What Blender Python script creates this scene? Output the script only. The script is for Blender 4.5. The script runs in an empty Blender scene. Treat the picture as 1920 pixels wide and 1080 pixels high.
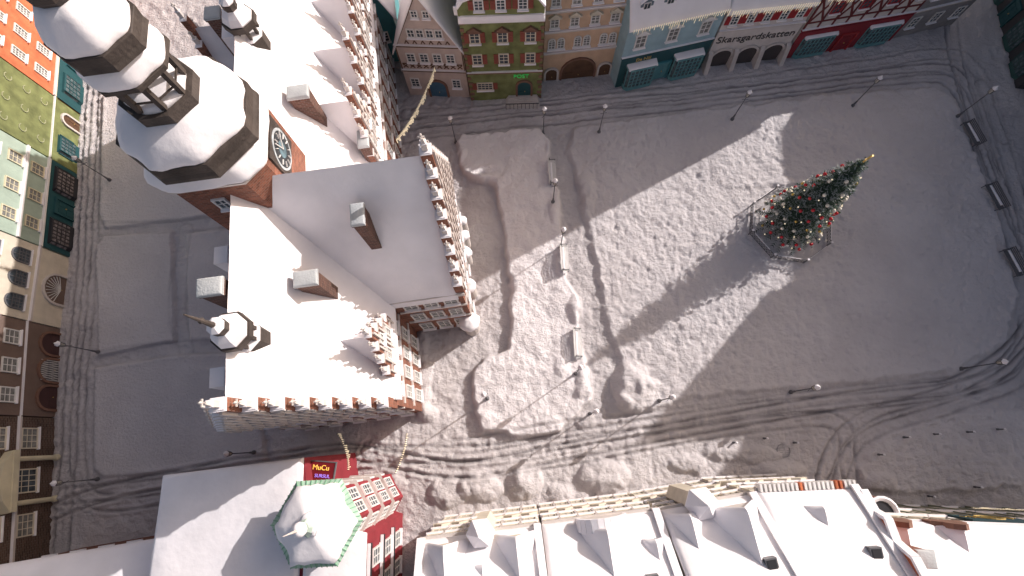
import bpy,bmesh,math,random
import numpy as np
from mathutils import Vector,Matrix,noise
random.seed(7)
R=math.radians; pi=math.pi
scene=bpy.context.scene; C=scene.collection
H=50.0; F=935.0
# ---------------------------------------------------------------- camera
UP=Vector((-25,280,935)).normalized(); XW=(Vector((1,0,0))-UP*UP.x).normalized(); YW=UP.cross(XW)
cam=bpy.data.cameras.new('camera'); co=bpy.data.objects.new('camera',cam); C.objects.link(co); scene.camera=co
m3=Matrix((XW,YW,UP)); co.matrix_world=Matrix.Translation((0,0,H))@m3.to_4x4()
cam.sensor_width=36; cam.lens=F/1920*36; cam.clip_end=3000; cam.clip_start=.5
def ray(px,py): return m3@Vector(((px-960)/F,(540-py)/F,-1))
def G(px,py,z=0.0):
    r=ray(px,py); s=(z-H)/r.z; return Vector((r.x*s,r.y*s,z))
# ---------------------------------------------------------------- materials
MT={}
def mat(name,col,rough=.7,bump=.0,bscale=4.,var=.12,vscale=.8,metal=0,emit=0,spec=.3,kind=None,col2=None):
    if name in MT: return MT[name]
    m=bpy.data.materials.new(name); m.use_nodes=True; nt=m.node_tree; N=nt.nodes; L=nt.links
    b=N['Principled BSDF']; b.inputs['Roughness'].default_value=rough; b.inputs['Metallic'].default_value=metal
    b.inputs['Specular IOR Level'].default_value=spec
    tc=N.new('ShaderNodeTexCoord')
    n=N.new('ShaderNodeTexNoise'); n.inputs['Scale'].default_value=vscale; n.inputs['Detail'].default_value=6
    L.new(tc.outputs['Object'],n.inputs['Vector'])
    r=N.new('ShaderNodeValToRGB'); r.color_ramp.elements[0].position=.3; r.color_ramp.elements[1].position=.7
    c=Vector(col); lo=c*(1-var); hi=c*(1+var)
    r.color_ramp.elements[0].color=(*lo,1); r.color_ramp.elements[1].color=(min(hi.x,.95),min(hi.y,.95),min(hi.z,.95),1)
    L.new(n.outputs['Fac'],r.inputs['Fac']); out=r.outputs['Color']
    if kind=='brick':
        sp=N.new('ShaderNodeSeparateXYZ'); L.new(tc.outputs['Object'],sp.inputs[0])
        ad=N.new('ShaderNodeMath'); L.new(sp.outputs[0],ad.inputs[0]); L.new(sp.outputs[1],ad.inputs[1])
        cb=N.new('ShaderNodeCombineXYZ'); L.new(ad.outputs[0],cb.inputs[0]); L.new(sp.outputs[2],cb.inputs[1])
        bt=N.new('ShaderNodeTexBrick'); L.new(cb.outputs[0],bt.inputs['Vector']); bt.inputs['Scale'].default_value=1
        bt.inputs['Brick Width'].default_value=.42; bt.inputs['Row Height'].default_value=.16; bt.inputs['Mortar Size'].default_value=.018
        bt.inputs['Color1'].default_value=(*(c*.7),1); bt.inputs['Color2'].default_value=(*(c*1.35),1)
        bt.inputs['Mortar'].default_value=(*(c*.5+Vector((.12,.11,.1))),1)
        mx=N.new('ShaderNodeMixRGB'); mx.blend_type='MULTIPLY'; mx.inputs[0].default_value=.6
        r.color_ramp.elements[0].color=(.5,.5,.5,1); r.color_ramp.elements[1].color=(1.1,1.1,1.1,1)
        L.new(bt.outputs['Color'],mx.inputs[1]); L.new(r.outputs['Color'],mx.inputs[2]); out=mx.outputs[0]
    L.new(out,b.inputs['Base Color'])
    if bump>0:
        n2=N.new('ShaderNodeTexNoise'); n2.inputs['Scale'].default_value=bscale; n2.inputs['Detail'].default_value=8
        L.new(tc.outputs['Object'],n2.inputs['Vector'])
        bp=N.new('ShaderNodeBump'); bp.inputs['Strength'].default_value=bump; bp.inputs['Distance'].default_value=.1
        L.new(n2.outputs['Fac'],bp.inputs['Height']); L.new(bp.outputs[0],b.inputs['Normal'])
    if emit>0:
        b.inputs['Emission Color'].default_value=(*col,1); b.inputs['Emission Strength'].default_value=emit
    MT[name]=m; return m
SNOW=mat('roof_snow',(.82,.79,.81),.75,.4,1.6,.05,.5)
BRICK=mat('red_brick',(.235,.085,.05),.85,.2,12,kind='brick')
CBRICK=mat('chimney_brick',(.12,.055,.04),.85,.2,12,kind='brick')  # darker brick tone for chimneys than for walls
DBRICK=mat('dark_brick',(.10,.06,.045),.85,.2,12,kind='brick')
OBRICK=mat('terracotta',(.50,.15,.07),.8,.2,8,.25)
STONE=mat('pale_stone',(.56,.51,.48),.8,.3,6)
DSTONE=mat('dark_slate',(.06,.048,.042),.7,.5,5,.4)
BSTONE=mat('brown_stone',(.2,.11,.08),.8,.3,6,.2)
GLASS=mat('window_glass',(.06,.075,.09),.12,spec=.6,var=.6,vscale=1.5)
WARM=mat('curtained_glass',(.20,.20,.19),.25,spec=.6,var=.6,vscale=1.5)
SHOPG=mat('shop_glass',(.08,.11,.12),.15,spec=.6,var=.6,vscale=2.5)
WHITE=mat('white_paint',(.70,.68,.66),.5)
BLACK=mat('black_iron',(.03,.03,.035),.45)
GREY=mat('grey_iron',(.13,.13,.14),.5)
FROST=mat('frosted_iron',(.30,.29,.30),.7,.3,8,.3)
BROWN=mat('brown_timber',(.11,.06,.035),.7,.3,8,.3)
REDP=mat('red_paint',(.33,.03,.035),.5)
TEAL=mat('teal_paint',(.06,.22,.25),.5)
LTEAL=mat('pale_teal_paint',(.11,.27,.29),.5)
DTEAL=mat('dark_teal_paint',(.02,.075,.085),.5)
LBLUE=mat('light_blue_plaster',(.30,.43,.48),.8,.25,4)
PINK=mat('pinkish_plaster',(.50,.41,.37),.85,.3,4)
OLIVE=mat('olive_green_plaster',(.165,.185,.075),.85,.3,4,.35)
OCHRE=mat('ochre_plaster',(.56,.39,.27),.85,.3,4)
MINT=mat('mint_green_plaster',(.34,.42,.35),.85,.3,4)
CREAM=mat('cream_plaster',(.60,.54,.44),.85,.3,4)
LIME=mat('white_limewash',(.60,.55,.52),.85,.3,4)
TAUPE=mat('brown_plaster',(.17,.12,.10),.85,.3,4)
GPLA=mat('grey_plaster',(.26,.25,.25),.85,.3,4,.2)
COPPER=mat('green_copper',(.30,.44,.35),.6,.3,6,.35)
CRIM=mat('crimson_plaster',(.24,.03,.04),.8,.25,4)
GOLD=mat('gold_paint',(.6,.42,.14),.4,metal=.2)
YCREAM=mat('yellow_cream_paint',(.62,.56,.40),.7)
RSHUT=mat('brick_red_shutter',(.24,.07,.05),.6)
DGREEN=mat('dark_green_paint',(.03,.08,.075))
LIGHTS=mat('warm_light_bulbs',(1,.84,.58),.5,emit=.6,var=0)
NEONG=mat('green_neon',(.05,.6,.12),.5,emit=.2,var=0)
NEONY=mat('yellow_neon',(1,.6,.12),.5,emit=.4,var=0)
NEONV=mat('violet_neon',(.4,.25,.9),.5,emit=.3,var=0)
LAMPG=mat('frosted_lamp_glass',(.5,.47,.4),.4)
CHIMCAP=mat('frosty_chimney_top',(.44,.46,.47),.8,.4,8)
# ---------------------------------------------------------------- mesh builder
class MB:
    def __init__(s): s.v=[];s.f=[];s.m=[];s.s=[]
    def add(s,vs,fs,mi=0,sm=False):
        o=len(s.v); s.v+= [tuple(v) for v in vs]
        for f in fs: s.f.append([i+o for i in f]); s.m.append(mi); s.s.append(sm)
        return s
    def box(s,x0,x1,y0,y1,z0,z1,mi=0):
        return s.add([(x,y,z) for z in (z0,z1) for y in (y0,y1) for x in (x0,x1)],[(0,1,3,2),(4,6,7,5),(0,4,5,1),(2,3,7,6),(0,2,6,4),(1,5,7,3)],mi)
    def loft(s,rings,mi=0,sm=False,cap=True):
        n=len(rings[0]); vs=[p for r in rings for p in r]; fs=[]
        for k in range(len(rings)-1):
            for i in range(n): j=(i+1)%n; fs.append((k*n+i,k*n+j,(k+1)*n+j,(k+1)*n+i))
        if cap: fs.append(tuple(range(n))[::-1]); fs.append(tuple((len(rings)-1)*n+i for i in range(n)))
        return s.add(vs,fs,mi,sm)
    def prism(s,poly,a,b,ax='y',mi=0):
        if ax=='y': r=[[(p[0],t,p[1]) for p in poly] for t in (a,b)]
        elif ax=='x': r=[[(t,p[0],p[1]) for p in poly] for t in (a,b)]
        else: r=[[(p[0],p[1],t) for p in poly] for t in (a,b)]
        return s.loft(r,mi)
    def lathe(s,prof,cx=0,cy=0,n=8,mi=0,off=.5,sm=False):
        return s.loft([[(cx+r*math.cos((i+off)*2*pi/n),cy+r*math.sin((i+off)*2*pi/n),z) for i in range(n)] for r,z in prof],mi,sm)
    def bar(s,p,q,w=.1,h=None,mi=0,n=4,taper=1):
        p=Vector(p);q=Vector(q);d=(q-p).normalized(); h=h or w
        a=d.cross(Vector((0,0,1)));
        if a.length<.01: a=Vector((1,0,0))
        a.normalize(); b=d.cross(a)
        def ring(c,k):
            if n==4: return [c+a*w*k*x/2+b*h*k*y/2 for x,y in ((-1,-1),(1,-1),(1,1),(-1,1))]
            return [c+a*w*k/2*math.cos(i*2*pi/n)+b*w*k/2*math.sin(i*2*pi/n) for i in range(n)]
        return s.loft([ring(p,1),ring(q,taper)],mi)
    def snow(s,a,b,c,d,t=.3,ridge=(),sp=.8,seed=0,mi=0,edge=.35,amp=.07):
        a,b,c,d=map(Vector,(a,b,c,d)); lu=((b-a).length+(c-d).length)/2; lv=((d-a).length+(c-b).length)/2
        def par(l):
            e=[0,edge*.12,edge*.4,edge]; n=max(2,int((l-2*edge)/sp)); e=[x for x in e if x<l/2]
            mid=[e[-1]+(l-2*e[-1])*i/n for i in range(1,n)]
            return [x/l for x in e+mid]+[1-x/l for x in e[::-1]]
        us=par(lu);vs=par(lv); V=[];Fc=[];nu=len(us);nv=len(vs)
        for v in vs:
            for u in us:
                p=a*(1-u)*(1-v)+b*u*(1-v)+c*u*v+d*(1-u)*v
                ds=[1e9]
                if 'a' not in ridge: ds.append(v*lv)
                if 'b' not in ridge: ds.append((1-u)*lu)
                if 'c' not in ridge: ds.append((1-v)*lv)
                if 'd' not in ridge: ds.append(u*lu)
                k=min(1,min(ds)/edge); k=math.sqrt(max(0,1-(1-k)**2))
                q=Vector((p.x*.5+seed,p.y*.5,p.z*.3)); nn=noise.noise(q)+.4*noise.noise(q*3.1)
                V.append(p+Vector((0,0,k*(t+amp*nn)+.02)))
        for j in range(nv-1):
            for i in range(nu-1): Fc.append((j*nu+i,j*nu+i+1,(j+1)*nu+i+1,(j+1)*nu+i))
        s.add(V,Fc,mi,True)
        s.add([a,b,c,d,a-Vector((0,0,.12)),b-Vector((0,0,.12)),c-Vector((0,0,.12)),d-Vector((0,0,.12))],[(4,5,6,7),(0,1,5,4),(1,2,6,5),(2,3,7,6),(3,0,4,7)],mi)
        return s
    def blob(s,c,r,n=12,m=7,mi=0,half=False,seed=0,amp=.1):
        c=Vector(c); rings=[]
        for k in range(m+1):
            th=(pi/2 if half else pi)*k/m; th=(pi/2-th) if half else th-pi/2
            th=-th if half else th
            z=abs(math.sin(th)) if half else math.sin(th); rr=max(.02,math.cos(th)); ring=[]
            for i in range(n):
                a=2*pi*i/n; d=Vector((rr*math.cos(a),rr*math.sin(a),z)); q=1+amp*noise.noise(d*1.7+Vector((seed,0,0)))
                ring.append(c+Vector((d.x*r[0]*q,d.y*r[1]*q,d.z*r[2]*q)))
            rings.append(ring)
        if half: rings=rings[::-1]
        return s.loft(rings,mi,True)
    def mesh(s,name,mats,fix=True):
        me=bpy.data.meshes.new(name); me.from_pydata(s.v,[],s.f)
        for m in (mats if isinstance(mats,(list,tuple)) else [mats]): me.materials.append(m)
        me.polygons.foreach_set('material_index',s.m); me.polygons.foreach_set('use_smooth',s.s)
        if fix:
            bm=bmesh.new(); bm.from_mesh(me); bmesh.ops.recalc_face_normals(bm,faces=bm.faces); bm.to_mesh(me); bm.free()
        return me
    def build(s,name,mats,parent=None,loc=(0,0,0),rz=0,fix=True):
        return link(name,s.mesh(name,mats,fix),parent,loc,rz)
def link(name,me,parent=None,loc=(0,0,0),rz=0):
    o=bpy.data.objects.new(name,me); C.objects.link(o); o.location=loc; o.rotation_euler=(0,0,rz)
    if parent: o.parent=parent
    return o
def thing(name,label,cat,loc=(0,0,0),rz=0,group=None):
    o=bpy.data.objects.new(name,None); C.objects.link(o); o.location=loc; o.rotation_euler=(0,0,rz); tag(o,label,cat,group); return o
def tag(o,label,cat,group=None):
    o['label']=label; o['category']=cat
    if group: o['group']=group
def dup(o,parent=None):
    c=o.copy(); C.objects.link(c)
    if parent: c.parent=parent
    for ch in list(o.children): dup(ch,c)
    return c
def text(parent,body,size,m,loc,rot=(pi/2,0,0),name='lettering'):
    cu=bpy.data.curves.new('t','FONT'); cu.body=body; cu.size=size; cu.extrude=.03; cu.align_x='CENTER'; cu.align_y='CENTER'
    t=bpy.data.objects.new('t',cu); C.objects.link(t); bpy.context.view_layer.update()
    me=bpy.data.meshes.new_from_object(t.evaluated_get(bpy.context.evaluated_depsgraph_get()))
    bpy.data.objects.remove(t); me.materials.clear(); me.materials.append(m)
    o=link(name,me,parent,loc); o.rotation_euler=rot; return o
WC={}
def win(parent,x,z,w,h,fm=WHITE,pm=GLASS,style='grid',y=0,rz=0,shutter=None,nx=2,nz=3,sill=True,ped=None,name='window'):
    k=(w,h,fm.name,pm.name,style,shutter.name if shutter else 0,nx,nz,sill,ped.name if ped else 0)
    if k not in WC:
        f=MB(); t=.11; p=MB(); hw=w/2;hh=h/2
        f.box(-hw-t,-hw,-.12,.03,-hh,hh).box(hw,hw+t,-.12,.03,-hh,hh).box(-hw-t,hw+t,-.12,.03,-hh-t,-hh)
        if style=='arch':
            n=8; o=[(math.cos(pi*i/n),math.sin(pi*i/n)) for i in range(n+1)]
            for i in range(n):
                a,b=o[i],o[i+1]; f.prism([(a[0]*hw,hh+a[1]*hw),(a[0]*(hw+t),hh+a[1]*(hw+t)),(b[0]*(hw+t),hh+b[1]*(hw+t)),(b[0]*hw,hh+b[1]*hw)],-.12,.03)
            p.prism([(-hw,-hh),(hw,-hh)]+[(a[0]*hw,hh+a[1]*hw) for a in o],-.035,.02)
            f.box(-hw,hw,-.085,.0,hh-.03,hh+.03)
        else:
            f.box(-hw-t,hw+t,-.12,.03,hh,hh+t); p.box(-hw,hw,-.035,.02,-hh,hh)
        for i in range(1,nx): xx=-hw+w*i/nx; f.box(xx-.03,xx+.03,-.08,0,-hh,hh+(hw*.9 if style=='arch' and i*2==nx else 0))
        for i in range(1,nz): zz=-hh+h*i/nz; f.box(-hw,hw,-.07,0,zz-.025,zz+.025)
        ms=[f.mesh('window',fm),p.mesh('pane',pm),None,None,None]
        if sill: ms[2]=MB().box(-hw-.2,hw+.2,-.26,.02,-hh-t-.1,-hh-t-.002).mesh('sill',SNOW)
        if shutter:
            q=MB()
            q.box(-.24,.24,-.1,.02,-hh,hh)
            for i in range(5): zz=-hh+.15+i*(h-.2)/5; q.box(-.19,.19,-.13,-.1,zz,zz+.08)
            ms[3]=q.mesh('shutter',shutter)
        if ped: ms[4]=MB().prism([(-hw-.3,hh+t+.05),(hw+.3,hh+t+.05),(0,hh+t+.6)],-.28,.03).box(-hw-.32,hw+.32,-.32,.03,hh+t+.002,hh+t+.12).mesh('pediment',ped)
        WC[k]=ms
    ms=WC[k]; o=link(name,ms[0],parent,(x,y,z),rz); link('pane',ms[1],o)
    if ms[2]: link('sill',ms[2],o)
    if ms[3]: link('shutter',ms[3],o,(-w/2-.38,0,0)); link('shutter',ms[3],o,(w/2+.38,0,0))
    if ms[4]: link('pediment',ms[4],o)
    return o
def door(parent,x,w,h,m,fm=STONE,y=0,arch=True,rz=0,z=0):
    f=MB();hw=w/2;t=.22; n=8; d=MB(); o=[(math.cos(pi*i/n),math.sin(pi*i/n)) for i in range(n+1)]
    f.box(-hw-t,-hw,-.2,.03,0,h).box(hw,hw+t,-.2,.03,0,h)
    if arch:
        for i in range(n):
            a,b=o[i],o[i+1]; f.prism([(a[0]*hw,h+a[1]*hw),(a[0]*(hw+t),h+a[1]*(hw+t)),(b[0]*(hw+t),h+b[1]*(hw+t)),(b[0]*hw,h+b[1]*hw)],-.2,.03)
        d.prism([(-hw,0),(hw,0)]+[(a[0]*hw,h+a[1]*hw) for a in o],-.06,.02)
    else: f.box(-hw-t,hw+t,-.2,.03,h,h+t); d.box(-hw,hw,-.06,.02,0,h)
    for i in (-1,1):
        for zz in (.2,h*.5): d.box(i*hw*.5-hw*.32,i*hw*.5+hw*.32,-.1,-.05,zz,zz+h*.35)
    dd=d.build('door',m,parent,(x,y,z),rz); f.build('door_frame',fm,dd)
    MB().box(.05,.12,-.16,-.05,h*.45,h*.5).build('handle',GOLD,dd); return dd
def icicles(parent,x0,x1,y,z,n=None,name='icicle_lights'):
    b=MB(); n=n or int((x1-x0)/.24)
    for i in range(n):
        x=x0+(x1-x0)*(i+.5)/n; l=random.uniform(.3,1.1)
        b.box(x-.006,x+.006,y-.006,y+.006,z-l,z)
        for k in range(int(l/.15)): zz=z-k*.15-.05; b.box(x-.025,x+.025,y-.025,y+.025,zz-.025,zz+.025)
    o=b.build(name,LIGHTS,parent,fix=False); o['kind']='stuff'; return o
def bay(parent,x,w,h,proj,fm,z0=.1,nx=4,nz=4,y=0,snow=True,pm=None):
    b=MB(); hw=w/2; c=.35
    pl=[(-hw,.02),(hw,.02),(hw,-proj+c),(hw-c,-proj),(-hw+c,-proj),(-hw,-proj+c)]
    b.prism(pl,0,.5,'z'); b.prism(pl,h-.2,h,'z')
    for i in range(nx+1):
        xx=-hw+c+(w-2*c)*i/nx; b.box(xx-.045,xx+.045,-proj-.03,-proj+.08,.5,h-.2)
    for i in range(1,nz): zz=.5+(h-.7)*i/nz; b.box(-hw+c,hw-c,-proj-.02,-proj+.05,zz-.03,zz+.03)
    for s_ in (-1,1): b.box(s_*hw-.05,s_*hw+.05,-.1,.02,.5,h-.2).bar((s_*hw,-proj+c,.5),(s_*hw,-proj+c,h-.2),.1)
    o=b.build('shop_window',fm,parent,(x,y,z0))
    pl2=[(p[0]*.96,p[1]*.96) for p in pl]; MB().prism(pl2,.49,h-.19,'z').build('pane',pm or SHOPG,o)
    if snow: MB().snow((-hw*.95,-proj*.92,h),(hw*.95,-proj*.92,h),(hw,0,h+.1),(-hw,0,h+.1),.14,edge=.15,seed=x).build('snow_cap',SNOW,o)
    return o
def house(name,label,p0,p1,depth,eave,ridge,roof,wm,snowt=.3,over=.35,cornices=(),cm=STONE,cat='house',group=None,sp=1.2):
    p0=Vector(p0);p1=Vector(p1); d=p1-p0; L=Vector((d.x,d.y)).length; a=math.atan2(d.y,d.x)
    r=thing(name,label,cat,(p0.x,p0.y,0),a,group)
    w=MB(); z0=-.1
    if roof=='front': w.prism([(0,z0),(L,z0),(L,eave),(L/2,ridge-.05),(0,eave)],0,depth)
    elif roof=='side': w.prism([(0,z0),(depth,z0),(depth,eave),(depth/2,ridge-.05),(0,eave)],0,L,'x')
    else: w.box(0,L,0,depth,z0,eave)
    w.build('wall',wm,r); s=MB()
    if roof=='front':
        k=(ridge-eave)/(L/2); e=eave-over*k
        s.snow((-over,-over,e),(-over,depth,e),(L/2,depth,ridge),(L/2,-over,ridge),snowt,ridge=('c',),sp=sp,seed=L)
        s.snow((L+over,depth,e),(L+over,-over,e),(L/2,-over,ridge),(L/2,depth,ridge),snowt,ridge=('c',),sp=sp,seed=L+3)
    elif roof=='side':
        k=(ridge-eave)/(depth/2); e=eave-over*k
        s.snow((-.05,-over,e),(L+.05,-over,e),(L+.05,depth/2,ridge),(-.05,depth/2,ridge),snowt,ridge=('c',),sp=sp,seed=L)
        s.snow((L+.05,depth+over,e),(-.05,depth+over,e),(-.05,depth/2,ridge),(L+.05,depth/2,ridge),snowt,ridge=('c',),sp=sp,seed=L+5)
    else: s.snow((-.1,-.1,eave),(L+.1,-.1,eave),(L+.1,depth,eave),(-.1,depth,eave),snowt,sp=sp,seed=L)
    s.build('roof',SNOW,r)
    for z in cornices: MB().box(-.02,L+.02,-.16,.05,z-.12,z+.12).box(-.04,L+.04,-.22,.02,z+.122,z+.18,1).build('cornice',[cm,SNOW],r)
    return r,L
def beams(parent,segs,m,w=.16,name='timber_frame'):
    b=MB()
    for i,(x0,z0,x1,z1) in enumerate(segs):
        dx=x1-x0;dz=z1-z0;l=math.hypot(dx,dz); nx=-dz/l*w/2; nz=dx/l*w/2; yy=-.06-.004*(i%5)
        b.prism([(x0+nx,z0+nz),(x1+nx,z1+nz),(x1-nx,z1-nz),(x0-nx,z0-nz)],yy,.03)
    return b.build(name,m,parent)
def dormer(parent,x,z,y,w,h,d,wm,fm=WHITE,pm=GLASS,gab=.7,name='dormer',st=.16,wn=True):
    b=MB(); hw=w/2
    b.prism([(-hw,0),(hw,0),(hw,h),(0,h+gab),(-hw,h)],0,d)
    o=b.build(name,wm,parent,(x,y,z)); s=MB(); ed=.2 if st<.25 else .5
    s.snow((-hw-.15,-.15,h-.1),(-hw-.15,d,h-.1),(0,d,h+gab),(0,-.15,h+gab),st,ridge=('c',),edge=ed,sp=.5,seed=x)
    s.snow((hw+.15,d,h-.1),(hw+.15,-.15,h-.1),(0,-.15,h+gab),(0,d,h+gab),st,ridge=('c',),edge=ed,sp=.5,seed=x+1)
    s.build('snow_cap',SNOW,o)
    if wn:
        f=MB(); f.box(-hw*.55,hw*.55,-.08,.01,h*.2,h*.9); f.build('window',fm,o)
        q=MB(); q.box(-hw*.47,-.03,-.1,-.02,h*.25,h*.85).box(.03,hw*.47,-.1,-.02,h*.25,h*.85); q.build('pane',pm,o)
    return o
def chimney(parent,x,y,z0,z1,w,d,m=CBRICK,rz=0):
    o=MB().box(-w/2,w/2,-d/2,d/2,z0-1.2,z1-.35).box(-w/2-.06,w/2+.06,-d/2-.06,d/2+.06,z1-.35,z1-.12).build('chimney',m,parent,(x,y,0),rz)
    MB().snow((-w/2-.08,-d/2-.08,z1-.1),(w/2+.08,-d/2-.08,z1-.1),(w/2+.08,d/2+.08,z1-.1),(-w/2-.08,d/2+.08,z1-.1),.14,edge=.12,sp=.4,seed=x).build('chimney_top',CHIMCAP,o)
    return o
# ================================================================= GROUND
def sdf(P,X,Y):
    d=np.full(X.shape,1e9); ins=np.zeros(X.shape,bool); n=len(P)
    for i in range(n):
        a=P[i];b=P[(i+1)%n]; ex=b[0]-a[0];ey=b[1]-a[1]; t=np.clip(((X-a[0])*ex+(Y-a[1])*ey)/(ex*ex+ey*ey+1e-9),0,1)
        d=np.minimum(d,np.hypot(X-a[0]-t*ex,Y-a[1]-t*ey))
        c=((a[1]>Y)!=(b[1]>Y))&(X<(b[0]-a[0])*(Y-a[1])/(b[1]-a[1]+1e-12)+a[0]); ins^=c
    return np.where(ins,d,-d)
def pld(P,X,Y):
    d=np.full(X.shape,1e9)
    for i in range(len(P)-1):
        a=P[i];b=P[i+1]; ex=b[0]-a[0];ey=b[1]-a[1]; t=np.clip(((X-a[0])*ex+(Y-a[1])*ey)/(ex*ex+ey*ey+1e-9),0,1)
        d=np.minimum(d,np.hypot(X-a[0]-t*ex,Y-a[1]-t*ey))
    return d
rng=np.random.RandomState(3); TAB=rng.rand(256,256)
def vn(X,Y,s,o=0):
    c,s_=math.cos(o*.7+.4),math.sin(o*.7+.4)
    X,Y=X*c-Y*s_,X*s_+Y*c
    x=X/s+o*17.3+5000; y=Y/s+o*9.7+5000; xi=np.floor(x).astype(int); yi=np.floor(y).astype(int); fx=x-xi; fy=y-yi
    fx=fx*fx*(3-2*fx); fy=fy*fy*(3-2*fy); g=lambda i,j:TAB[(xi+i)%256,(yi+j)%256]
    return (g(0,0)*(1-fx)+g(1,0)*fx)*(1-fy)+(g(0,1)*(1-fx)+g(1,1)*fx)*fy-.5
def smooth_line(pts,n=8):
    o=[]
    for i in range(len(pts)-1):
        p0=pts[max(i-1,0)];p1=pts[i];p2=pts[i+1];p3=pts[min(i+2,len(pts)-1)]
        for k in range(n):
            t=k/n; o.append(tuple(.5*((2*p1[j])+(-p0[j]+p2[j])*t+(2*p0[j]-5*p1[j]+4*p2[j]-p3[j])*t*t+(-p0[j]+3*p1[j]-3*p2[j]+p3[j])*t**3) for j in (0,1)))
    o.append(tuple(pts[-1])); return o
def GP(pts): return [tuple(G(*p)[:2]) for p in pts]
gx=np.concatenate([[-900,-400,-200,-120,-90],np.arange(-76,-62,.3),np.arange(-62,-16,.17),np.arange(-16,52,.125),np.arange(52,64,.2),np.arange(64,76,.3),[90,120,200,400,900]])
gy=np.concatenate([[-900,-400,-150,-60,-40],np.arange(-30,-9,.4),np.arange(-9,45,.125),np.arange(45,62,.25),[75,100,180,400,900]])
X,Y=np.meshgrid(gx,gy)
WX=X+.35*vn(X,Y,1.9,1)+.35*vn(X,Y,.7,2); WY=Y+.35*vn(X,Y,1.9,3)+.35*vn(X,Y,.7,4)
VX=X+.12*vn(X,Y,1.2,1); VY=Y+.12*vn(X,Y,1.2,3)
bedlist=[(.7,.4,1,[(852,268),(870,255),(1010,243),(1030,262),(1033,330),(1050,360),(1058,450),(1062,520),(1085,570),(1088,650),(1106,690),(1108,755),(1050,812),(960,818),(905,808),(890,770),(885,705),(905,672),(955,655),(960,600),(948,440),(925,350),(870,330)]),
 (.38,.6,1,[(1070,240),(1300,208),(1550,178),(1750,163),(1790,190),(1815,262),(1880,430),(1912,560),(1885,640),(1790,700),(1600,722),(1450,735),(1300,748),(1235,770),(1165,778),(1148,755),(1162,690),(1132,590),(1115,500),(1088,370),(1062,290)]),
 (.42,.2,0,[(185,465),(200,445),(325,435),(332,640),(188,668)]),
 (.3,.22,0,[(180,690),(330,665),(480,660),(500,870),(200,895),(178,880)]),
 (.3,.22,0,[(195,180),(420,150),(420,405),(200,430),(190,400)]),
 (.3,.22,0,[(350,440),(440,430),(440,640),(358,640)]),
 (.3,.5,1,[(1600,880),(1640,815),(1760,770),(1990,760),(1990,900),(1800,925),(1620,925)])]
Z=np.zeros_like(X); BED=np.zeros_like(X); FLAT=np.zeros_like(X); BB=None
for hgt,wd,wp,pl in bedlist:
    d=sdf(GP(pl),WX if wp else VX,WY if wp else VY); k=np.clip((d+.1)/wd,0,1); k=k*k*(3-2*k); Z=np.maximum(Z,k*hgt)
    if hgt<.4: Z+=.05*np.exp(-((d-.35)/.3)**2)
    BED=np.maximum(BED,k)
    if BB is None: BB=k
    if not wp: FLAT=np.maximum(FLAT,k)
Z+=BB*(.32*vn(X,Y,2.3,40)+.22*vn(X,Y,1.0,41)+.1*vn(X,Y,.5,42))
for px,py,rx,ry,h in [(1185,725,2.1,2.6,.95),(1160,760,1.2,1,.5),(905,790,1.5,1.2,.25),(1100,370,1.0,2.8,.45),(840,925,2.1,1.5,.7),(900,915,2.2,1.4,.7),(985,905,1.9,1.4,.85),(1130,893,2.6,1.6,.9),(1050,925,1.4,.9,.4),(795,730,.8,3,.5),(790,640,.9,2.2,.4),(800,775,1,1,.6),(1095,790,1,.8,.3),(1290,870,2.2,.9,.45),(1400,850,3.2,.9,.4),(860,300,1,1.5,.3),(905,335,1.6,.5,.35),(1470,345,2.2,.5,.2),(1420,350,2.5,.5,.15),(1220,720,.8,.8,.3),(740,905,1.2,.8,.4),(1650,905,1.5,1,.4),(1340,845,1.2,.7,.35),(1078,580,.8,1.6,.4),(1050,690,.9,.9,.25),(1040,400,.7,1.8,.4),(1052,500,.6,1.2,.3),(1095,720,.9,1.4,.4),(1460,880,2.5,.8,.4)]:
    p=G(px,py); q=((WX-p.x)/rx)**2+((WY-p.y)/ry)**2; Z+=h*np.clip(1-q,0,1)**.7*(1+.5*vn(X,Y,.8,60))
TR=np.zeros_like(X)
tracks=[([(100,960),(190,925),(340,893),(500,868),(640,848),(760,868),(880,878),(1050,850),(1300,800),(1500,765),(1700,735),(1800,720),(1900,650),(1960,560)],1.25),
 ([(120,930),(340,905),(640,858),(900,850),(1100,820),(1400,770),(1650,750),(1830,720),(1905,660),(1925,600)],.9),
 ([(690,845),(800,875),(900,878),(1050,860),(1350,805),(1560,790),(1590,880),(1600,930)],.8),
 ([(640,875),(800,850),(1000,815),(1200,790),(1500,750),(1780,722)],.6),
 ([(1540,930),(1560,850),(1620,790),(1760,745),(1880,700),(1930,640)],.9),
 ([(1560,935),(1590,850),(1650,800),(1780,760),(1900,715),(1980,640)],.8),
 ([(730,240),(850,222),(1070,200),(1300,180),(1500,160),(1740,128),(1800,150),(1830,230),(1870,340),(1910,430),(1960,540)],1.0),
 ([(740,262),(860,240),(1100,215),(1400,180),(1700,145),(1790,165),(1850,320),(1900,460)],1.0),
 ([(760,215),(1000,200),(1300,165),(1600,125),(1760,100),(1830,130),(1880,260)],.7),
 ([(185,-60),(178,100),(165,300),(155,480),(135,700),(125,880),(118,960),(110,1080)],1.1),
 ([(200,-60),(190,100),(175,300),(168,480),(150,700),(145,880),(190,940),(340,925)],.9),
 ([(1780,0),(1790,100),(1815,200),(1860,330)],.9),([(1840,160),(1890,300),(1925,430)],.9),
 ([(350,430),(335,560),(350,660)],.4),([(190,432),(330,425),(420,415)],.4),([(185,675),(330,655),(430,650)],.4)]
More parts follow.
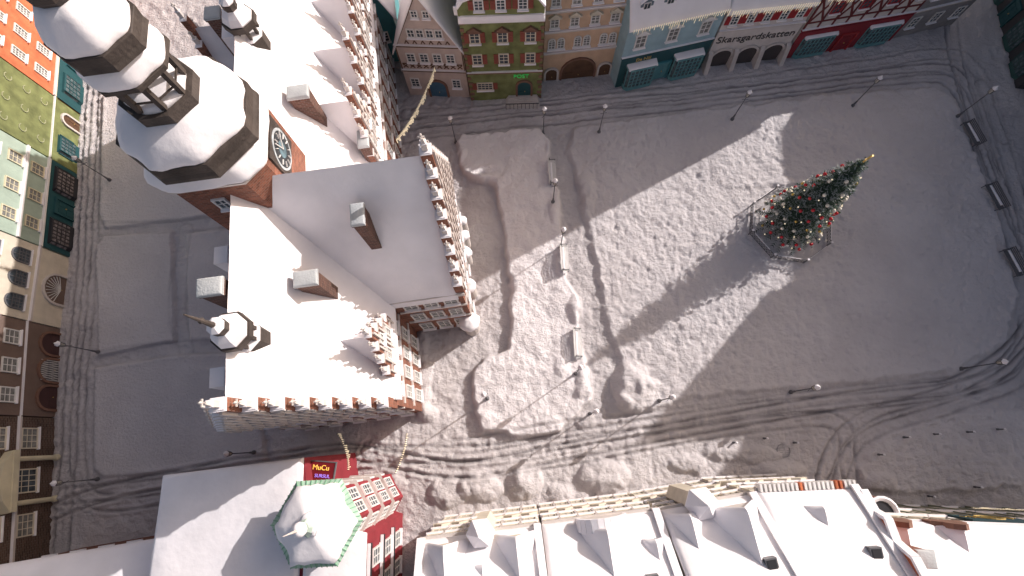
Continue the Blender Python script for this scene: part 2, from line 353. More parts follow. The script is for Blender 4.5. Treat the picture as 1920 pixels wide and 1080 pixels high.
for pts,s in tracks:
    d=pld(smooth_line(GP(pts)),X+.25*vn(X,Y,5,7)+.06*vn(X,Y,.6,9),Y+.25*vn(X,Y,5,8)+.06*vn(X,Y,.6,10))
    for off in (.72,):
        e=np.abs(d-off); ru=np.exp(-(e/.13)**2)*s*(.7+.9*vn(X,Y,1.4,5)); Z-=.14*ru; Z+=.08*np.exp(-((e-.32)/.13)**2)*s*(1+1.2*vn(X,Y,.5,15)); TR=np.maximum(TR,ru)
rough=(1-BB*.5)*(1-.8*FLAT)
Z+=(.12*vn(X,Y,2.6,11))*(1-.6*FLAT)+(.12*vn(X,Y,1.1,12)+.12*vn(X,Y,.55,13)+.10*vn(X,Y,.3,14))*rough
foot=np.clip(vn(X,Y,.5,51)-.1,0,1)*rough; Z-=.4*foot*np.clip(vn(X,Y,4,52)+.7,0,1)
far=(np.abs(X)>76)|(Y<-30)|(Y>62); Z[far]=0
me=bpy.data.meshes.new('ground'); ny,nx_=X.shape
co_=np.stack([X,Y,Z],-1).reshape(-1,3)
idx=np.arange(nx_*ny).reshape(ny,nx_); q=np.stack([idx[:-1,:-1],idx[:-1,1:],idx[1:,1:],idx[1:,:-1]],-1).reshape(-1,4)
me.vertices.add(len(co_)); me.vertices.foreach_set('co',co_.ravel()); me.loops.add(q.size); me.loops.foreach_set('vertex_index',q.ravel().astype(np.int32))
me.polygons.add(len(q)); me.polygons.foreach_set('loop_start',np.arange(0,q.size,4,dtype=np.int32)); me.polygons.foreach_set('loop_total',np.full(len(q),4,dtype=np.int32))
me.update(calc_edges=True); me.validate(); me.polygons.foreach_set('use_smooth',np.ones(len(q),bool))
at=me.attributes.new('rut','FLOAT','POINT'); at.data.foreach_set('value',np.clip(TR,0,1).ravel().astype(np.float32))
at=me.attributes.new('bed','FLOAT','POINT'); at.data.foreach_set('value',(BED*.3+BB*.7).ravel().astype(np.float32))
gm=bpy.data.materials.new('trodden_snow'); gm.use_nodes=True; N=gm.node_tree.nodes; L_=gm.node_tree.links; b=N['Principled BSDF']; b.inputs['Roughness'].default_value=.8; b.inputs['Specular IOR Level'].default_value=.2
tc=N.new('ShaderNodeTexCoord'); n1=N.new('ShaderNodeTexNoise'); n1.inputs['Scale'].default_value=.12; n1.inputs['Detail'].default_value=9; n1.inputs['Roughness'].default_value=.65; L_.new(tc.outputs['Object'],n1.inputs['Vector'])
r1=N.new('ShaderNodeValToRGB'); r1.color_ramp.elements[0].position=.35; r1.color_ramp.elements[1].position=.65; r1.color_ramp.elements[0].color=(.50,.465,.47,1); r1.color_ramp.elements[1].color=(.62,.585,.59,1); L_.new(n1.outputs['Fac'],r1.inputs['Fac'])
a1=N.new('ShaderNodeAttribute'); a1.attribute_name='rut'; a2=N.new('ShaderNodeAttribute'); a2.attribute_name='bed'
mb_=N.new('ShaderNodeMixRGB'); L_.new(a2.outputs['Fac'],mb_.inputs[0]); L_.new(r1.outputs[0],mb_.inputs[1]); mb_.inputs[2].default_value=(.76,.72,.73,1)
mr=N.new('ShaderNodeMixRGB'); mm=N.new('ShaderNodeMath'); mm.operation='MULTIPLY'; mm.inputs[1].default_value=.8; L_.new(a1.outputs['Fac'],mm.inputs[0]); L_.new(mm.outputs[0],mr.inputs[0]); L_.new(mb_.outputs[0],mr.inputs[1]); mr.inputs[2].default_value=(.17,.155,.16,1); L_.new(mr.outputs[0],b.inputs['Base Color'])
n2=N.new('ShaderNodeTexNoise'); n2.inputs['Scale'].default_value=3.4; n2.inputs['Detail'].default_value=10; n2.inputs['Roughness'].default_value=.68; L_.new(tc.outputs['Object'],n2.inputs['Vector'])
bp=N.new('ShaderNodeBump'); bp.inputs['Strength'].default_value=1.0; bp.inputs['Distance'].default_value=.22; L_.new(n2.outputs['Fac'],bp.inputs['Height']); L_.new(bp.outputs[0],b.inputs['Normal'])
me.materials.append(gm); go=link('ground',me); go['kind']='structure'
def gz(x,y):
    i=int(np.searchsorted(gx,x)); j=int(np.searchsorted(gy,y)); return float(Z[min(j,ny-1),min(i,nx_-1)])
# ================================================================= TOWN HALL
TH=thing('town_hall','large snow-roofed red brick town hall with stepped gables and an octagonal clock tower','town hall',(-9.9,2.4,0),R(8))
THM=Matrix.Translation((-9.9,2.4,0))@Matrix.Rotation(R(8),4,'Z'); THI=THM.inverted()
MB().box(-12,0,0,46,-.1,12).build('wall',BRICK,TH)
w=MB(); w.box(0,6,8,19,-.1,12); w.build('wing_wall',BRICK,TH)
for z,h,o in ((4.4,.35,.12),(8.0,.35,.12),(11.4,.5,.25)):
    bb=MB(); bb.box(0,o,.3,7.9,z,z+h); bb.box(.26,6+o,8-o,8,z,z+h); bb.box(6,6+o,8,19,z,z+h); bb.box(0,o,19,46,z,z+h); bb.box(-12,0,-o,0,z,z+h)
    bb.build('cornice',STONE,TH)
e=12; rz_=23
rf=MB()
rf.snow((.5,.3,e-.9),(.5,46,e-.9),(-6,46,rz_),(-6,.3,rz_),.35,ridge=('c',),sp=.7,seed=1,amp=.1)
rf.snow((-12.5,46,e-.9),(-12.5,.3,e-.9),(-6,.3,rz_),(-6,46,rz_),.35,ridge=('c',),sp=.9,seed=2)
rf.build('roof',SNOW,TH)
rf=MB(); k=(rz_-e)/5.5
rf.snow((-5.5,8-.4,e-.4*k),(5.7,8-.4,e-.4*k),(5.7,13.5,rz_-.1),(-5.5,13.5,rz_-.1),.3,ridge=('c',),sp=.7,seed=3,amp=.1)
rf.snow((5.7,19.4,e-.4*k),(-5.5,19.4,e-.4*k),(-5.5,13.5,rz_-.1),(5.7,13.5,rz_-.1),.3,ridge=('c',),sp=.9,seed=4)
rf.build('wing_roof',SNOW,TH)
pm_=MB().box(-.17,.17,-.17,.17,0,.55).lathe([(.28,.55),(.28,.62)],n=4).lathe([(.2,.62),(.04,1.25)],n=4).box(-.2,.2,-.035,.035,1.15,1.25).box(-.035,.035,-.2,.2,1.2,1.28).lathe([(.03,1.2),(.09,1.38),(.02,1.5)],n=6)
pm_.box(-.19,.19,-.19,.19,.622,.67,1)
PIN=pm_.mesh('pinnacle',[STONE,SNOW])
def stepped(parent,axis,pos,c,hw,ez,pz,n,th=.45,name='stepped_gable',m=BRICK,pin=1.0,out=1,snt=.12):
    g=MB(); sn=[]; t=MB(); pins=[]
    def bx(mb,a,b,z0,z1,o0,o1,mi=0):
        lo,hi=sorted((pos+o0,pos+o1))
        if axis=='y': mb.box(a,b,lo,hi,z0,z1,mi)
        else: mb.box(lo,hi,a,b,z0,z1,mi)
    st=hw/(n+.5)
    def capsnow(a,b,top):
        s=MB(); bx(s,a-.02,b+.02,top+.002,top+snt*.6,-th/2-.03,th/2+.03); bx(s,a+.05,b-.05,top+snt*.6,top+snt,-th/2+.05,th/2-.05); sn.append(s)
    for sg in (-1,1):
        for i in range(n):
            a=c+sg*(hw-st*i); b=c+sg*(hw-st*(i+1)); a,b=min(a,b),max(a,b); top=ez+(pz-ez)*(i+1)/(n+1)+.25
            bx(g,a,b,ez-1.0,top,-th/2,th/2); capsnow(a,b,top)
            bx(t,a,b,top-.14,top-.003,th/2*out,(th/2+.08)*out); ctr=(a+b)/2
            bx(t,ctr-.07,ctr+.07,ez-.6,top-.2,th/2*out,(th/2+.14)*out)
            if top-ez>1.6:
                for q in (-.3,.3):
                    if st>.7: bx(t,ctr+q*st-.09,ctr+q*st+.09,top-1.1,top-.5,th/2*out,(th/2+.05)*out)
            pins.append((ctr,top+.1))
    a=c-st/2;b=c+st/2; top=pz+.35
    bx(g,a,b,ez-1,top,-th/2,th/2); capsnow(a,b,top); bx(t,c-.08,c+.08,ez-.6,top-.2,th/2*out,(th/2+.16)*out); pins.append((c,top+.15))
    zb=ez+.6
    while zb<pz-1.5:
        hwz=hw*(1-(zb-ez)/(pz-ez)); bx(t,c-hwz,c+hwz,zb,zb+.14,(th/2)*out,(th/2+.12)*out); zb+=1.9
    o=g.build(name,m,parent); t.build('stone_trim',STONE,o)
    for s in sn: s.build('snow_cap',SNOW,o)
    for q,z in pins:
        p=link('pinnacle',PIN,o,(q,pos,z) if axis=='y' else (pos,q,z)); p.scale=(pin,)*3
    return o
stepped(TH,'y',.05,-6,6.1,12,23.6,7,out=-1,pin=1.0,th=.7)
stepped(TH,'x',5.95,13.5,5.6,12,23.4,7,out=1,pin=1.0,th=.7)
stepped(TH,'y',46,-6,6.1,12,23.6,5,out=1)
def th_dormer(cy,hw,pz,side=1,wall=BRICK):
    x=0.05 if side>0 else -12.05
    o=stepped(TH,'x',x,cy,hw,12,pz,3,.45,'dormer_gable',out=side,pin=.85,m=wall)
    zr=pz-.9; run=(zr-12)*6/11; xe=x-side*run; r=MB()
    r.snow((x,cy-hw*.8,12.2),(xe*.2+x*.8,cy-hw*.8,12.2),(xe,cy,zr),(x,cy,zr),.2,ridge=('c',),sp=.7,seed=cy)
    r.snow((xe*.2+x*.8,cy+hw*.8,12.2),(x,cy+hw*.8,12.2),(x,cy,zr),(xe,cy,zr),.2,ridge=('c',),sp=.7,seed=cy+2)
    r.build('dormer_roof',SNOW,o)
    for dy in (-.75,.75): win(o,x+side*.24,13.4,.7,1.3,rz=side*pi/2,y=cy+dy,pm=WARM)
    win(o,x+side*.24,15.3,.6,.8,rz=side*pi/2,y=cy,nz=2,pm=WARM)
th_dormer(4.3,2.3,17.2)
for cy in (22.5,27.6,32.7,37.8): th_dormer(cy,2.4,18.6)
for cy in (24,30.5): th_dormer(cy,2.3,19.5,-1)
for z,h in ((2.3,2.2),(6.2,1.9),(9.9,1.7)):
    for ly in (1.4,3.1,4.8,6.5): win(TH,.02,z,.9,h,y=ly,rz=pi/2,pm=WARM)
    for ly in (21,23.2,25.4,27.6,29.8,32,34.2,36.4,38.6,40.8): win(TH,.02,z,.9,h,y=ly,rz=pi/2)
    for lx in (1.5,3.2,4.9): win(TH,lx,z,1.0,h,y=7.98,pm=WARM)
    for ly in (9.4,11.4,13.5,15.6,17.6): win(TH,6.02,z,.9,h,y=ly,rz=pi/2)
    for lx in (-10.6,-8.3,-6,-3.7,-1.4): win(TH,lx,z,.9,h,y=-.02)
for i,(px,py,r) in enumerate([(867,412,.45),(870,440,.5),(871,472,.65),(879,535,.7),(880,603,.9)]):
    p=THI@G(px,py,3.2); o=MB().lathe([(r*.85,-.1),(r*.85,2.7),(r,2.75),(r,2.95)],p.x,p.y,14).build('bay',STONE,TH)
    MB().blob((p.x,p.y,2.95),(r*1.1,r*1.1,.75*r),16,6,half=True,seed=i,amp=.25).build('snow_cap',SNOW,o)
# tower
tx,ty=-6.6,15.7
def sq8(h,c,z): return [(tx+x,ty+y,z) for x,y in ((-h+c,-h),(h-c,-h),(h,-h+c),(h,h-c),(h-c,h),(-h+c,h),(-h,h-c),(-h,-h+c))]
def oc(a,z):
    r=a/math.cos(pi/8); ang=[-112.5,-67.5,-22.5,22.5,67.5,112.5,157.5,202.5]; return [(tx+r*math.cos(R(t)),ty+r*math.sin(R(t)),z) for t in ang]
def soft(ring,k=5,am=.07):
    """subdivide an 8-gon ring, round its corners and roughen it, for lying snow"""
    o=[]; n=len(ring)
    for i in range(n):
        a=Vector(ring[i]);b_=Vector(ring[(i+1)%n])
        for j in range(k): o.append(a.lerp(b_,j/k))
    m=len(o); o=[(o[i-1]+o[i]*2+o[(i+1)%m])/4 for i in range(m)]
    res=[]
    for p in o:
        q=1+am*noise.noise(Vector((p.x*.9,p.y*.9,p.z*.9))); res.append((tx+(p.x-tx)*q,ty+(p.y-ty)*q,p.z+am*.8*noise.noise(Vector((p.x*.8+7,p.y*.8,0)))))
    return res
def snowloft(rings,name,parent): return MB().loft([soft(r_) for r_ in rings],sm=True).build(name,SNOW,parent)
sh=MB().loft([sq8(3.2,1.15,0),sq8(3.2,1.15,24.9)]).build('tower_shaft',BRICK,TH)
MB().loft([sq8(3.32,1.2,24.45),sq8(3.4,1.25,24.72)]).build('cornice',STONE,sh)
win(sh,tx-.3,22.6,.6,1.0,y=ty-3.22,nz=2)
snowloft([sq8(3.42,1.25,24.73),sq8(3.55,1.25,24.85),sq8(3.5,1.25,24.98),sq8(3.32,1.3,25.4),oc(3.2,26.1)],'tower_skirt_roof',TH)
MB().loft([oc(3.35,25.8),oc(3.6,25.9),oc(3.6,26.15),oc(3.5,26.4),oc(3.52,27.05),oc(3.5,27.12)]).build('tower_cornice',DSTONE,TH)
snowloft([oc(3.3,26.95),oc(3.4,27.1),oc(3.43,27.28),oc(3.32,27.45),oc(3.1,27.7),oc(2.8,27.95),oc(2.4,28.18),oc(2.0,28.4),oc(1.5,28.65)],'tower_dome',TH)
ln=MB().loft([oc(1.75,28.4),oc(1.85,28.55),oc(1.85,29.15),oc(1.7,29.17)])
lt=ln.build('lantern',DSTONE,TH)
MB().loft([soft(oc(1.58,29.17)),soft(oc(1.3,29.4)),soft(oc(.8,29.45))],sm=True).build('snow_cap',SNOW,lt)
cl=MB(); ring=oc(1.42,0)
for p in ring: cl.bar((p[0],p[1],29.2),(p[0],p[1],31.1),.26)
for i in range(8):
    a,b_=ring[i],ring[(i+1)%8]; cl.bar((a[0],a[1],29.75),(b_[0],b_[1],29.75),.08)
    m_=((a[0]+b_[0])/2,(a[1]+b_[1])/2); cl.bar((a[0],a[1],30.6),(m_[0],m_[1],31.0),.12); cl.bar((b_[0],b_[1],30.6),(m_[0],m_[1],31.0),.12)
cl.build('lantern_columns',DSTONE,lt)
MB().loft([oc(1.6,30.95),oc(1.98,31.05),oc(1.98,31.28),oc(1.94,31.3)]).build('upper_cornice',DSTONE,TH)
snowloft([oc(1.88,31.25),oc(1.97,31.36),oc(1.93,31.6),oc(1.75,31.95),oc(1.5,32.3)],'upper_dome',TH)
MB().loft([oc(1.75,32.2),oc(1.88,32.3),oc(1.82,32.6),oc(1.88,33.15),oc(1.85,33.2)]).build('top_cornice',DSTONE,TH)
snowloft([oc(1.7,33.12),oc(1.8,33.25),oc(1.78,33.5),oc(1.6,33.95),oc(1.2,34.4),oc(.9,34.8)],'top_dome',TH)
MB().loft([oc(.8,34.8),oc(1.0,35.1),oc(1.0,35.4)]).loft([oc(.5,35.4),oc(.3,38),oc(.05,43)]).build('spire',DSTONE,TH)
CX=tx+3.2; CZ=22.6
ck=MB().box(CX,CX+.14,ty-1.5,ty+1.5,21.2,24.1).build('clock',DSTONE,TH)
def disc(r,x0,x1,n=40): return MB().loft([[(x,ty+r*math.cos(i*2*pi/n),CZ+r*math.sin(i*2*pi/n)) for i in range(n)] for x in (x0,x1)])
disc(1.33,CX+.142,CX+.18).build('clock_face',mat('clock_pale',(.36,.39,.41),.6,var=.4,vscale=2.2),ck)
disc(1.16,CX+.182,CX+.19).build('clock_ring',mat('clock_black',(.03,.035,.04),.6),ck)
disc(.55,CX+.192,CX+.2).build('clock_centre',mat('clock_blue',(.10,.16,.19),.6,var=.5,vscale=2),ck)
f=MB()
for i in range(12):
    a=i*pi/6; f.bar((CX+.2,ty+.74*math.cos(a),CZ+.74*math.sin(a)),(CX+.2,ty+1.1*math.cos(a),CZ+1.1*math.sin(a)),.14,.03)
f.build('clock_numerals',WHITE,ck)
f=MB().bar((CX+.24,ty,CZ),(CX+.24,ty+.75,CZ+.6),.08,.04).build('clock_hand',WHITE,ck)
f=MB().bar((CX+.26,ty,CZ),(CX+.26,ty-.3,CZ+1.1),.06,.04).build('clock_hand',WHITE,ck)
def turret(py,z,s=1.0,dz=-1.0):
    p=THI@G(500,py,z) if py>300 else THI@G(478,py,z); x=-5.6;y=p.y
    def o8(r,zz): return [(x+r*s*math.cos((i+.5)*pi/4),y+r*s*math.sin((i+.5)*pi/4),zz+dz) for i in range(8)]
    b=MB().loft([o8(.95,21.2),o8(.95,23.4)]).build('ridge_turret',DSTONE,TH)
    q=MB().loft([o8(1.02,23.4),o8(.98,23.55),o8(.55,23.75)]); q.build('snow_cap',SNOW,b)
    q=MB().loft([o8(1.0,24.78),o8(1.03,24.88),o8(.85,25.25),o8(.45,25.6)]); q.build('snow_cap',SNOW,b)
    q=MB().loft([o8(.42,26.0),o8(.5,26.12),o8(.2,26.35)]); q.build('snow_cap',SNOW,b)
    q=MB()
    for c_ in o8(.8,0): q.bar((c_[0],c_[1],23.4+dz),(c_[0],c_[1],24.6+dz),.2*s)
    q.loft([o8(.95,24.3),o8(1.15,24.35),o8(1.15,24.78)]); q.loft([o8(.42,25.55),o8(.48,25.6),o8(.48,26.0)]); q.build('turret_columns',DSTONE,b)
    q=MB().loft([o8(.16,26.3),o8(.04,28.6)]); q.lathe([(.04,27.1+dz),(.18,27.3+dz),(.04,27.5+dz)],x,y); q.build('spire',DSTONE,b)
turret(640,20.5); turret(70,22)
def rhit(px,py):
    o=THI@Vector((0,0,H)); d=(THI.to_3x3()@ray(px,py)); nrm=Vector((11/6,0,1))
    t=(12-nrm.dot(o))/nrm.dot(d); return o+d*t
for (bx_,by_,tpx,tpy,w_,d_) in [(588,218,545,173,1.4,.95),(606,546,567,522,1.4,.9),(702,300,668,262,.75,1.4)]:
    p=rhit(bx_,by_); wp=THM@p; rr=ray(tpx,tpy); s_=(wp.x*rr.x+wp.y*rr.y)/(rr.x**2+rr.y**2); zt=H+s_*rr.z
    chimney(TH,p.x,p.y,p.z,zt-.2,w_,d_)
o=THI@Vector((0,0,H)); d=(THI.to_3x3()@ray(697,438))
t=(12-16-(o.z-2*o.y))/(d.z-2*d.y); p=o+d*t; chimney(TH,p.x,p.y,p.z,p.z+3.2,.75,1.4)
p=THI@G(446,555,21.5); chimney(TH,-6.9,p.y,21,23.7,1.3,.95)
for py in (478,705,62):
    p=THI@G(432,py,22); MB().box(-7.6,-6.8,p.y-.55,p.y+.55,19,22.2).build('roof_hatch',SNOW,TH)
chimney(TH,-9.5,30,17,20.5,1.0,1.0)
# ================================================================= TOP ROW HOUSES
def W(L,fr): return [L*f for f in fr]
r,L=house('gabled_house','pinkish plastered gabled house with blue arched door and black painted scrollwork',G(770,178),G(881,182),9,7.6,14.6,'front',PINK,cornices=(4.3,7.9),cm=BROWN)
for x in W(L,(.2,.4,.6,.8)): win(r,x,6.2,.75,1.1,fm=WHITE)
for x in W(L,(.3,.43,.57,.7)): win(r,x,9.6,.6,.9,nz=2)
for x in W(L,(.42,.58)): win(r,x,12.0,.5,.7,nz=2)
for x in W(L,(.15,.82)): win(r,x,2.3,.8,1.2)
door(r,L*.5,1.9,1.7,mat('blue_door_paint',(.06,.14,.22),.5),BSTONE)
sc=[]
for i in range(9):
    x=L*(.08+.84*i/8); sc+=[(x-.25,4.7,x+.25,5.2),(x+.25,4.7,x-.25,5.2),(x-.3,5.3,x+.3,5.3)]
sc+=[(L*.02,7.7,L*.48,14),(L*.98,7.7,L*.52,14),(.1,4.5,.1,7.6),(L-.1,4.5,L-.1,7.6)]
for i in range(6): x=L*(.2+.12*i); sc+=[(x-.2,8.2,x,8.6),(x,8.6,x+.2,8.2)]
beams(r,sc,BROWN,.1,'painted_scrollwork'); chimney(r,L*.8,5,11.5,14,.8,.8)
r,L=house('town_house','olive green house with brick red shutters, green neon sign and front steps',G(884,188),G(1014,184),10,12.2,18,'side',OLIVE,cornices=(4.6,12.2),cm=BSTONE)
g=MB(); pl=[(.0,12.3),(L,12.3),(L,13.2),(L*.93,14.0),(L*.84,14.3),(L*.8,15.8),(L*.66,16.6),(L*.62,18),(L*.5,18.8),(L*.38,18),(L*.34,16.6),(L*.2,15.8),(L*.16,14.3),(L*.07,14),(0,13.2)]
g.prism(pl,-.1,.35); g=g.build('scroll_gable',OLIVE,r)
gt=MB()
for a,b_ in zip(pl[2:],pl[3:]+pl[:1]): gt.bar((a[0],.1,a[1]+.1),(b_[0],.1,b_[1]+.1),.7,.18)
gt.build('gable_snow',SNOW,g)
for x in W(L,(.25,.5,.75)): win(g,x,13.6,.7,1.0,shutter=RSHUT,y=-.12)
for z in (6.6,9.6):
    for x in W(L,(.16,.5,.84)): win(r,x,z,.85,1.3,shutter=RSHUT,fm=CREAM,ped=BSTONE if z>9 else None)
win(r,L*.22,2.4,1.6,1.0,nx=4,fm=CREAM,shutter=RSHUT)
d_=door(r,L*.76,1.5,1.7,DTEAL,BSTONE,z=.6); text(r,'POST',.72,NEONG,(L*.72,-.25,4.1),name='sign_lettering')
for i in range(14):
    MB().box(-.04,.35+.15*(i%2),-.08,.02,.1+i*.86,.5+i*.86).build('quoin',BSTONE,r); MB().box(L-.35-.15*(i%2),L+.04,-.08,.02,.1+i*.86,.5+i*.86).build('quoin',BSTONE,r)
st=MB()
for i in range(4): st.box(L*.5+i*.1,L*.98-i*.1,-1.4+i*.33,.0,-.1,.17*(i+1),0)
st=st.build('front_steps',STONE,r)
rl=MB()
for i in range(9): x=L*.5+.5*i*.9; rl.bar((x,-1.45,0),(x,-1.45,1.0),.05)
rl.bar((L*.5,-1.45,1),(L*.5+3.8,-1.45,1),.07); rl.build('handrail',BLACK,st)
r,L=house('town_house','ochre orange house with a carriage arch and paired arched windows',G(1017,152),G(1146,138),10,12.8,18,'side',OCHRE,cornices=(4.4,7.4,10),cm=STONE)
for i,x in enumerate(W(L,(.1,.22,.44,.56,.78,.9))): win(r,x,5.6,.62,1.0,style='arch',fm=WHITE,pm=WARM)
for x in W(L,(.12,.37,.63,.88)): win(r,x,8.6,.75,1.1,fm=WHITE,pm=WARM,ped=CREAM)
for x in W(L,(.12,.37,.63,.88)): win(r,x,11.3,.75,1.1,fm=WHITE,pm=WARM)
d_=door(r,L*.5,3.8,1.2,BROWN,BSTONE); door(r,L*.12,1.3,1.3,BROWN); door(r,L*.88,1.3,1.3,BROWN)
r,L=house('shop_house','light blue house over a dark teal shop with two bay windows and glowing eaves lights',G(1152,163),G(1312,127),10,9.3,17.8,'side',LBLUE,snowt=.45,cornices=(4.6,),cm=DTEAL)
MB().box(.05,L-.05,-.12,.02,.0,4.4).build('shop_front',DTEAL,r)
bay(r,L*.24,3.5,3.3,1.0,LTEAL,nx=6,nz=5); bay(r,L*.76,3.5,3.3,1.0,LTEAL,nx=6,nz=5); door(r,L*.5,1.5,2.6,LTEAL,TEAL,y=-.12,arch=False)
for x in W(L,(.16,.5,.84)): win(r,x,6.7,1.0,1.7,ped=WHITE,fm=WHITE,pm=WARM)
text(r,'De Nill',.6,GOLD,(L*.24,-.26,4.1),name='sign_lettering'); icicles(r,.1,L-.1,-.75,9.3)
for x in W(L,(.15,.38,.62,.85)): dormer(r,x,9.7,.5,1.3,1.6,2.5,mat('blue_grey_slate',(.12,.16,.2)),gab=.5)
r,L=house('arcade_house','white limewashed house with black lettering above an open arcade of three arches',G(1316,126),G(1462,110),10,8.6,16.2,'side',LIME,snowt=.45,cornices=(5.5,))
for i in range(3):
    x=L*(.18+.32*i); n=10; hw=1.15; o_=[(hw*math.cos(pi*k/n),1.5+hw*math.sin(pi*k/n)) for k in range(n+1)]
    a_=MB().prism([(-hw,0),(hw,0)]+o_,-.03,.02).build('arch_shade_panel',mat('arcade_gloom',(.07,.06,.06)),r,(x,0,0))  # flat dark panel, the shade inside the arcade painted as colour
    f=MB()
    for k in range(n): p,q_=o_[k],o_[k+1]; f.bar((p[0]*1.08,-.1,p[1]*1.05),(q_[0]*1.08,-.1,q_[1]*1.05),.25,.25)
    f.build('arch_surround',STONE,a_)
for x in W(L,(.02,.34,.66,.98)): MB().prism([(-1.1,0),(-.05,0),(-.05,2.6),(-.4,2.4)],-.25,.25,'x').build('buttress',STONE,r,(x,0,0))
text(r,'Skarsgardskatten',1.3,mat('faded_black_paint',(.07,.065,.065)),(L*.5,-.04,4.1),name='wall_lettering')
for x in W(L,(.12,.31,.5,.69,.88)): win(r,x,6.9,.65,1.1,shutter=REDP,pm=GLASS)
icicles(r,.1,L-.1,-.6,8.7)
r,L=house('shop_house','half-timbered white house above a crimson and green shop front',G(1468,109),G(1668,75),11,12,26,'front',LIME,snowt=.45,cornices=(4.2,),cm=CRIM)
MB().box(.02,L-.02,-.12,.02,.0,3.9).build('shop_front',CRIM,r)
bay(r,L*.22,4.0,3.0,.5,LTEAL,nx=7); bay(r,L*.8,4.0,3.0,.5,LTEAL,nx=7); door(r,L*.5,1.6,2.5,CRIM,REDP,y=-.12,arch=False)
sg=[(0,5.2,L,5.2),(0,8.6,L,8.6)]
for i in range(9): x=.1+(L-.2)*i/8; sg.append((x,4.4,x,11.9))
for i in range(0,8,2): x=.1+(L-.2)*i/8; sg+=[(x,5.2,x+L/8,8.5),(x+L/8,5.2,x,8.5)]
beams(r,sg,mat('dark_red_timber',(.14,.03,.03),.6),.22)
for i in (1,3,5,7): win(r,.1+(L-.2)*(i+.5)/8,6.9,.9,1.3,fm=REDP)
icicles(r,.1,L*.5,-.6,8.9)
r,L=house('corner_house','plain grey plastered house at the right end of the far row',G(1670,73),G(1785,45),10,10,15,'side',GPLA,snowt=.4,cornices=(4,))
for z in (2.2,6.2,8.8):
    for x in W(L,(.15,.5,.85)): win(r,x,z,.9,1.3)
r,L=house('back_house','snow-roofed house with a teal wall up the alley behind the town hall',G(712,120),G(762,112),12,7,11,'front',TEAL)
win(r,L*.5,4,.9,1.2)
# ================================================================= RIGHT SIDE
r,L=house('corner_shop','dark building with tall green-framed shop windows at the upper right corner',G(1848,-75),G(1905,165),12,14,21.8,'side',mat('dark_slate_wall',(.05,.05,.055),.7),cornices=(4.5,),cm=GPLA,snowt=.4)
for f_ in (.12,.32,.68,.88): bay(r,L*f_,2.6,3.4,.35,DGREEN,nx=4,snow=False)
for f_ in (.1,.3,.5,.7,.9): win(r,L*f_,6.8,1.0,1.8); win(r,L*f_,10.2,1.0,1.6)
door(r,L*.5,1.5,2.5,DTEAL,DTEAL,arch=False)
for i,(y1,y0,ev,rd,nm,ro) in enumerate([(36,27.0,21,29,'unseen tall grey gabled building on the right, sized for its shadow on the square','front'),(26.7,17,20,27,'unseen tall brown building beside the grey gabled one, sized for its shadow','front'),(16.8,3,15,23,'unseen broad plain building nearest on the right, sized for its shadow','front')]):
    r,L=house('shadow_building',nm,(58,y1,0),(58.5,y0,0),14,ev,rd,ro,[GPLA,TAUPE,GPLA][i],cornices=(5,),sp=2)  # out of view; heights chosen to cast the shadow over the right field
    for z in (3,7,11):
        for f_ in (.2,.5,.8): win(r,L*f_,z,1.1,1.8)
# ================================================================= LEFT ROW
LG=dict(snowt=.35,sp=1.5)
r,L=house('shop_house','terracotta orange house over a dark green shop, upper left',G(150,214),G(160,60),10,12,17,'side',OBRICK,cornices=(3.4,),cm=CREAM,**LG)
MB().box(0,L,-.12,.02,0,3.2).build('shop_front',DTEAL,r)
bay(r,L*.2,3.0,2.6,.4,DTEAL,snow=False); bay(r,L*.75,3.0,2.6,.4,DTEAL,snow=False); door(r,L*.48,1.2,2.2,TEAL,TEAL,y=-.12,arch=False)
for z in (5.2,7.8,10.4):
    for f_ in (.15,.38,.62,.85): win(r,L*f_,z,.9,1.35,nz=4,nx=3,pm=WARM)
r,L=house('town_house','terracotta house beyond the orange shop at the top left edge',G(161,58),G(168,-60),10,12,17,'side',OBRICK,cornices=(3.4,),**LG)
for z in (2,5.2,7.8,10.4):
    for f_ in (.2,.5,.8): win(r,L*f_,z,.9,1.35,pm=WARM)
r,L=house('town_house','moss green house with pale wall ornaments and nearly no windows',G(143,325),G(150,216),10,12,17,'side',OLIVE,cornices=(3.3,),cm=OLIVE,**LG)
for z in (4.6,6.6,8.6):
    for f_ in (.2,.5,.8):
        orn=MB()
        for k in range(6):
            a=k*pi/4+.6; b2=a+pi/4; rr=.4; orn.bar((rr*math.cos(a),-.04,rr*math.sin(a)),(rr*math.cos(b2),-.04,rr*math.sin(b2)),.08)
        orn.build('wall_ornament',mat('faded_ornament',(.32,.33,.2)),r,(L*f_,0,z))
bay(r,L*.3,2.4,2.5,.3,DTEAL,snow=False); door(r,L*.75,1.2,1.7,BROWN)
r,L=house('shop_house','mint green house with cream windows over dark shop bays and a door',G(130,482),G(143,327),10,11,16,'side',MINT,cornices=(3.4,5.8),cm=WHITE,**LG)
MB().box(0,L,-.1,.02,0,3.1).build('shop_front',DTEAL,r)
RG=mat('red_trimmed_shop_glass',(.17,.15,.15),.2,var=.7,vscale=3)
bay(r,L*.2,3.2,2.7,.4,BLACK,nx=6,snow=False,pm=RG); bay(r,L*.8,3.2,2.7,.4,BLACK,nx=6,snow=False,pm=RG); door(r,L*.5,1.5,2.3,DTEAL,DTEAL,y=-.1,arch=False)
for z in (4.6,7.0,9.4):
    for f_ in (.2,.5,.8): win(r,L*f_,z,1.05,1.25,fm=YCREAM,pm=WARM)
r,L=house('town_house','cream house with three dark arched windows and a big iron-grilled arch',G(113,615),G(129,484),10,11,16,'side',CREAM,cornices=(3.4,),cm=STONE,**LG)
